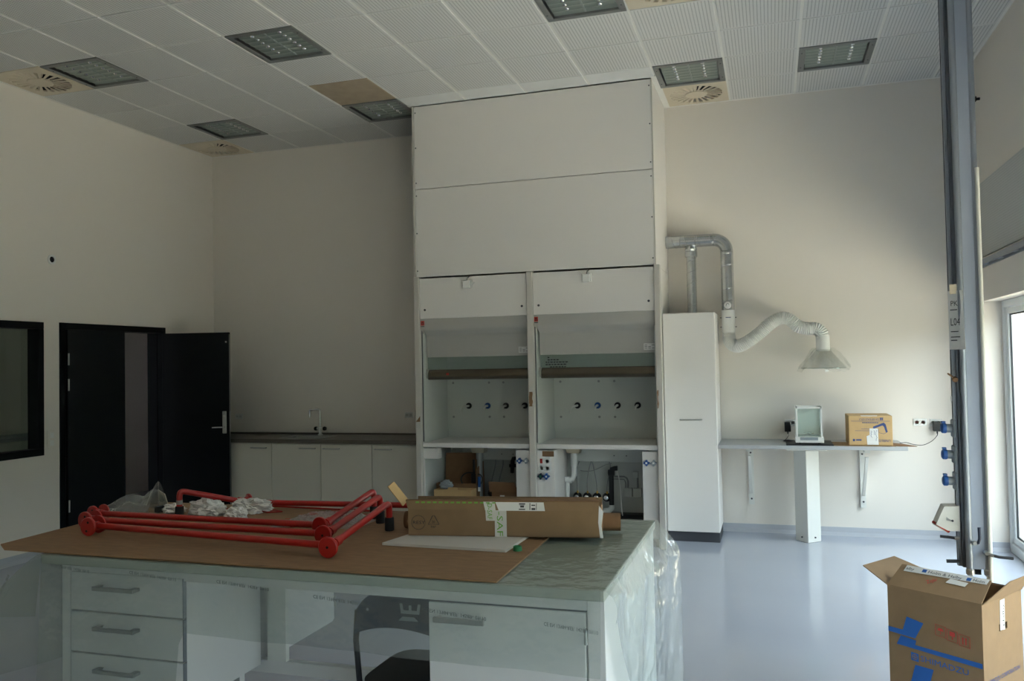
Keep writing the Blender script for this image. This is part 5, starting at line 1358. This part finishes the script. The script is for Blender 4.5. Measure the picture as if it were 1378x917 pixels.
# ------------------------------------------------------------------ big open carton on the floor
def big_carton():
    zt = .60
    A = Vector((.456, 3.95, 0)); B = Vector((.773, 3.72, 0)); u = (B-A).normalized(); L = (B-A).length; v = Vector((-u.y, u.x, 0)); w = Vector((0, 0, 1)); D = .36
    t = thing('open_carton', 'large open cardboard carton with blue stripes and logo standing on the floor', 'box', tuple(A+u*L/2+v*D/2+w*FLOOR)); th = .006
    z0 = Vector((0, 0, FLOOR)); h = zt-FLOOR
    def Q(name, o, uu, vv, poly, ww, m='card'): return MB().prism(poly, o, uu, vv, ww).build(name, m, t)
    hole = None
    Q('front_wall', A+z0, u, w, [(0, 0), (L, 0), (L, h), (0, h)], v*th)
    Q('back_wall', A+v*D+z0, u, w, [(0, 0), (L, 0), (L, h), (0, h)], v*-th)
    Q('side_wall', A+v*th+z0, v, w, [(0, 0), (D-2*th, 0), (D-2*th, h), (0, h)], u*th)
    # right wall with a hand hole (built round the opening)
    R = A+u*L+v*th+z0; d = D-2*th; hz = h-.135; hy = .14
    Q('side_wall', R, v, w, [(0, 0), (d, 0), (d, hz), (0, hz)], u*-th)
    Q('side_wall', R, v, w, [(0, hz), (hy, hz), (hy, h), (0, h)], u*-th)
    Q('side_wall', R, v, w, [(hy+.075, hz), (d, hz), (d, h), (hy+.075, h)], u*-th)
    Q('side_wall', R, v, w, [(hy, hz+.028), (hy+.075, hz+.028), (hy+.075, h), (hy, h)], u*-th)
    Q('bottom', A+z0, u, v, [(th, th), (L-th, th), (L-th, D-th), (th, D-th)], w*th)
    top = A+w*zt
    # flaps: front one stands up leaning inwards, left one lies out, right one rises outwards
    ff = Q('front_flap', top, u, (w*.50+v*.87), [(0, 0), (L, 0), (L-.012, .14), (.004, .14)], w*.004)
    fl = Q('left_flap', top+u*.002, v, (w*.33-u*.95), [(0, 0), (D, 0), (D-.04, .15), (.05, .15)], w*.004, 'cardl' if 0 else 'card')
    Q('right_flap', top+u*L, v, (w*.75+u*.4), [(.0, 0), (D, 0), (D, .10), (.16, .10), (.02, .012)], u*.004)
    Q('back_flap', top+v*(D+.002), u, (w*-.96+v*.28), [(0, 0), (L, 0), (L-.02, .10), (.02, .10)], w*.004)
    # tape on the front flap with printed name
    fo = top+(w*.87-v*.5).normalized()*.0055; fv = (w*.50+v*.87).normalized()
    tp = Q('tape', fo, u, fv, [(.03, .10), (L-.02, .112), (L-.018, .143), (.03, .138)], w*.0006, 'tape')
    for (a, s) in ((.035, 'alby'), (.13, 'Holm & Halby'), (.315, 'Holm')):
        text('tape_print', s, 'ink', t, fo+u*a+fv*(.110+.012*a)+w*.002, u, fv, .024, width=.035 if s == 'alby' else (.14 if len(s) > 6 else .045))
    lm = MB()
    for a in (.105, .29): lm.prism([(a, .112), (a+.018, .112), (a+.018, .13), (a, .13)], fo+w*.0012, u, fv, w*.0006)
    lm.build('tape_emblem', 'greyplastic' if 0 else 'bluecap', t)
    text('red_stamp', 'Zq6r', 'redprint', t, fo+u*.155+fv*.05+w*.001, (u*.75+fv*.66), (fv*.75-u*.66), .03, width=.045)
    Q('clear_tape', fo+w*.0008, u, fv, [(.22, .078), (.30, .075), (.305, .10), (.23, .105)], w*.0004, 'tape')
    # printing on the front: blue stripes, slanted blocks, logo, name
    F = A-v*.0012; g = -v*.0006
    def band(poly, m='blue', nm='blue_stripe'): return MB().prism(poly, F, u, w, g).build(nm, m, t)
    band([(0, .425), (.065, .4235), (.0835, .484), (.155, .4715), (.118, .400), (0, .404)])
    band([(.055, .3975), (.122, .3915), (.117, .3715), (L-.004, .3665), (L-.004, .346), (.036, .357)])
    band([(.115, .288), (.192, .288), (.155, .16), (.085, .18)])
    band([(.085, .155), (.155, .135), (.12, .0), (.05, .02)])
    lg = MB(); c0 = (.094, .31)
    lg.prism([(.098, .305), (.13, .3025), (.13, .3365), (.098, .339)], F, u, w, g).build('logo', 'blue', t)
    lg = MB(); k = F+g*1.6
    ring = [(.114+.010*math.cos(2*PI*q/20), .3208+.011*math.sin(2*PI*q/20)) for q in range(20)]
    lg.tube([k+u*a+w*b for a, b in ring], .0014, 5, closed=True).tube([k+u*.104+w*.3208, k+u*.124+w*.3208], .0014, 5).tube([k+u*.114+w*.31, k+u*.114+w*.332], .0014, 5)
    lg.build('logo_ring', 'card', t)
    text('name_print', 'SHIMADZU', 'blue', t, F+g+u*.137+w*.3105, u+w*-.03, w, .034, width=.195)
    text('model_print', 'AX80', 'ink', t, F+g+u*.20+w*.205, u, w, .032, width=.055)
    # three red handling symbols
    sy = MB(); k = F+g
    for i in range(3):
        a = .205+.048*i; b = .437-.009*i
        sy.tube([k+u*p+w*q for p, q in ((a, b), (a+.041, b-.004), (a+.041, b+.041), (a, b+.045))], .0011, 4, closed=True)
        if i == 0: sy.prism([(a+.008, b+.022), (a+.034, b+.020), (a+.028, b+.031), (a+.014, b+.032)], k, u, w, g).tube([k+u*(a+.021)+w*(b+.021), k+u*(a+.021)+w*(b+.006)], .001, 4)
        if i == 1: sy.prism([(a+.010, b+.020), (a+.031, b+.018), (a+.031, b+.036), (a+.010, b+.038)], k, u, w, g).prism([(a+.018, b+.006), (a+.024, b+.006), (a+.022, b+.02), (a+.02, b+.02)], k, u, w, g)
        if i == 2:
            for q in (.012, .024): sy.prism([(a+q, b+.006), (a+q+.004, b+.006), (a+q+.004, b+.028), (a+q+.007, b+.028), (a+q+.002, b+.036), (a+q-.003, b+.028), (a+q, b+.028)], k, u, w, g)
    sy.build('handling_symbols', 'redprint', t)
    # right face: name of the maker and a taped strip over the hand hole
    RF = A+u*(L+.0012); 
    text('maker_print', 'SHIMADZU CORPORATION', 'dkblue', t, RF+w*.275+v*.02, v, w, .026, width=.30)
    MB().prism([(hy+.012, hz+.005+FLOOR), (hy+.055, hz+.0+FLOOR), (hy+.06, h-.01+FLOOR), (hy+.018, h-.01+FLOOR)], RF, v, w, u*.0006).build('tape', 'tape', t)
    text('tape_print', 'Halby', 'ink', t, RF+u*.0012+v*(hy+.05)+w*(zt-.12), w, -v, .022, width=.09)
big_carton()
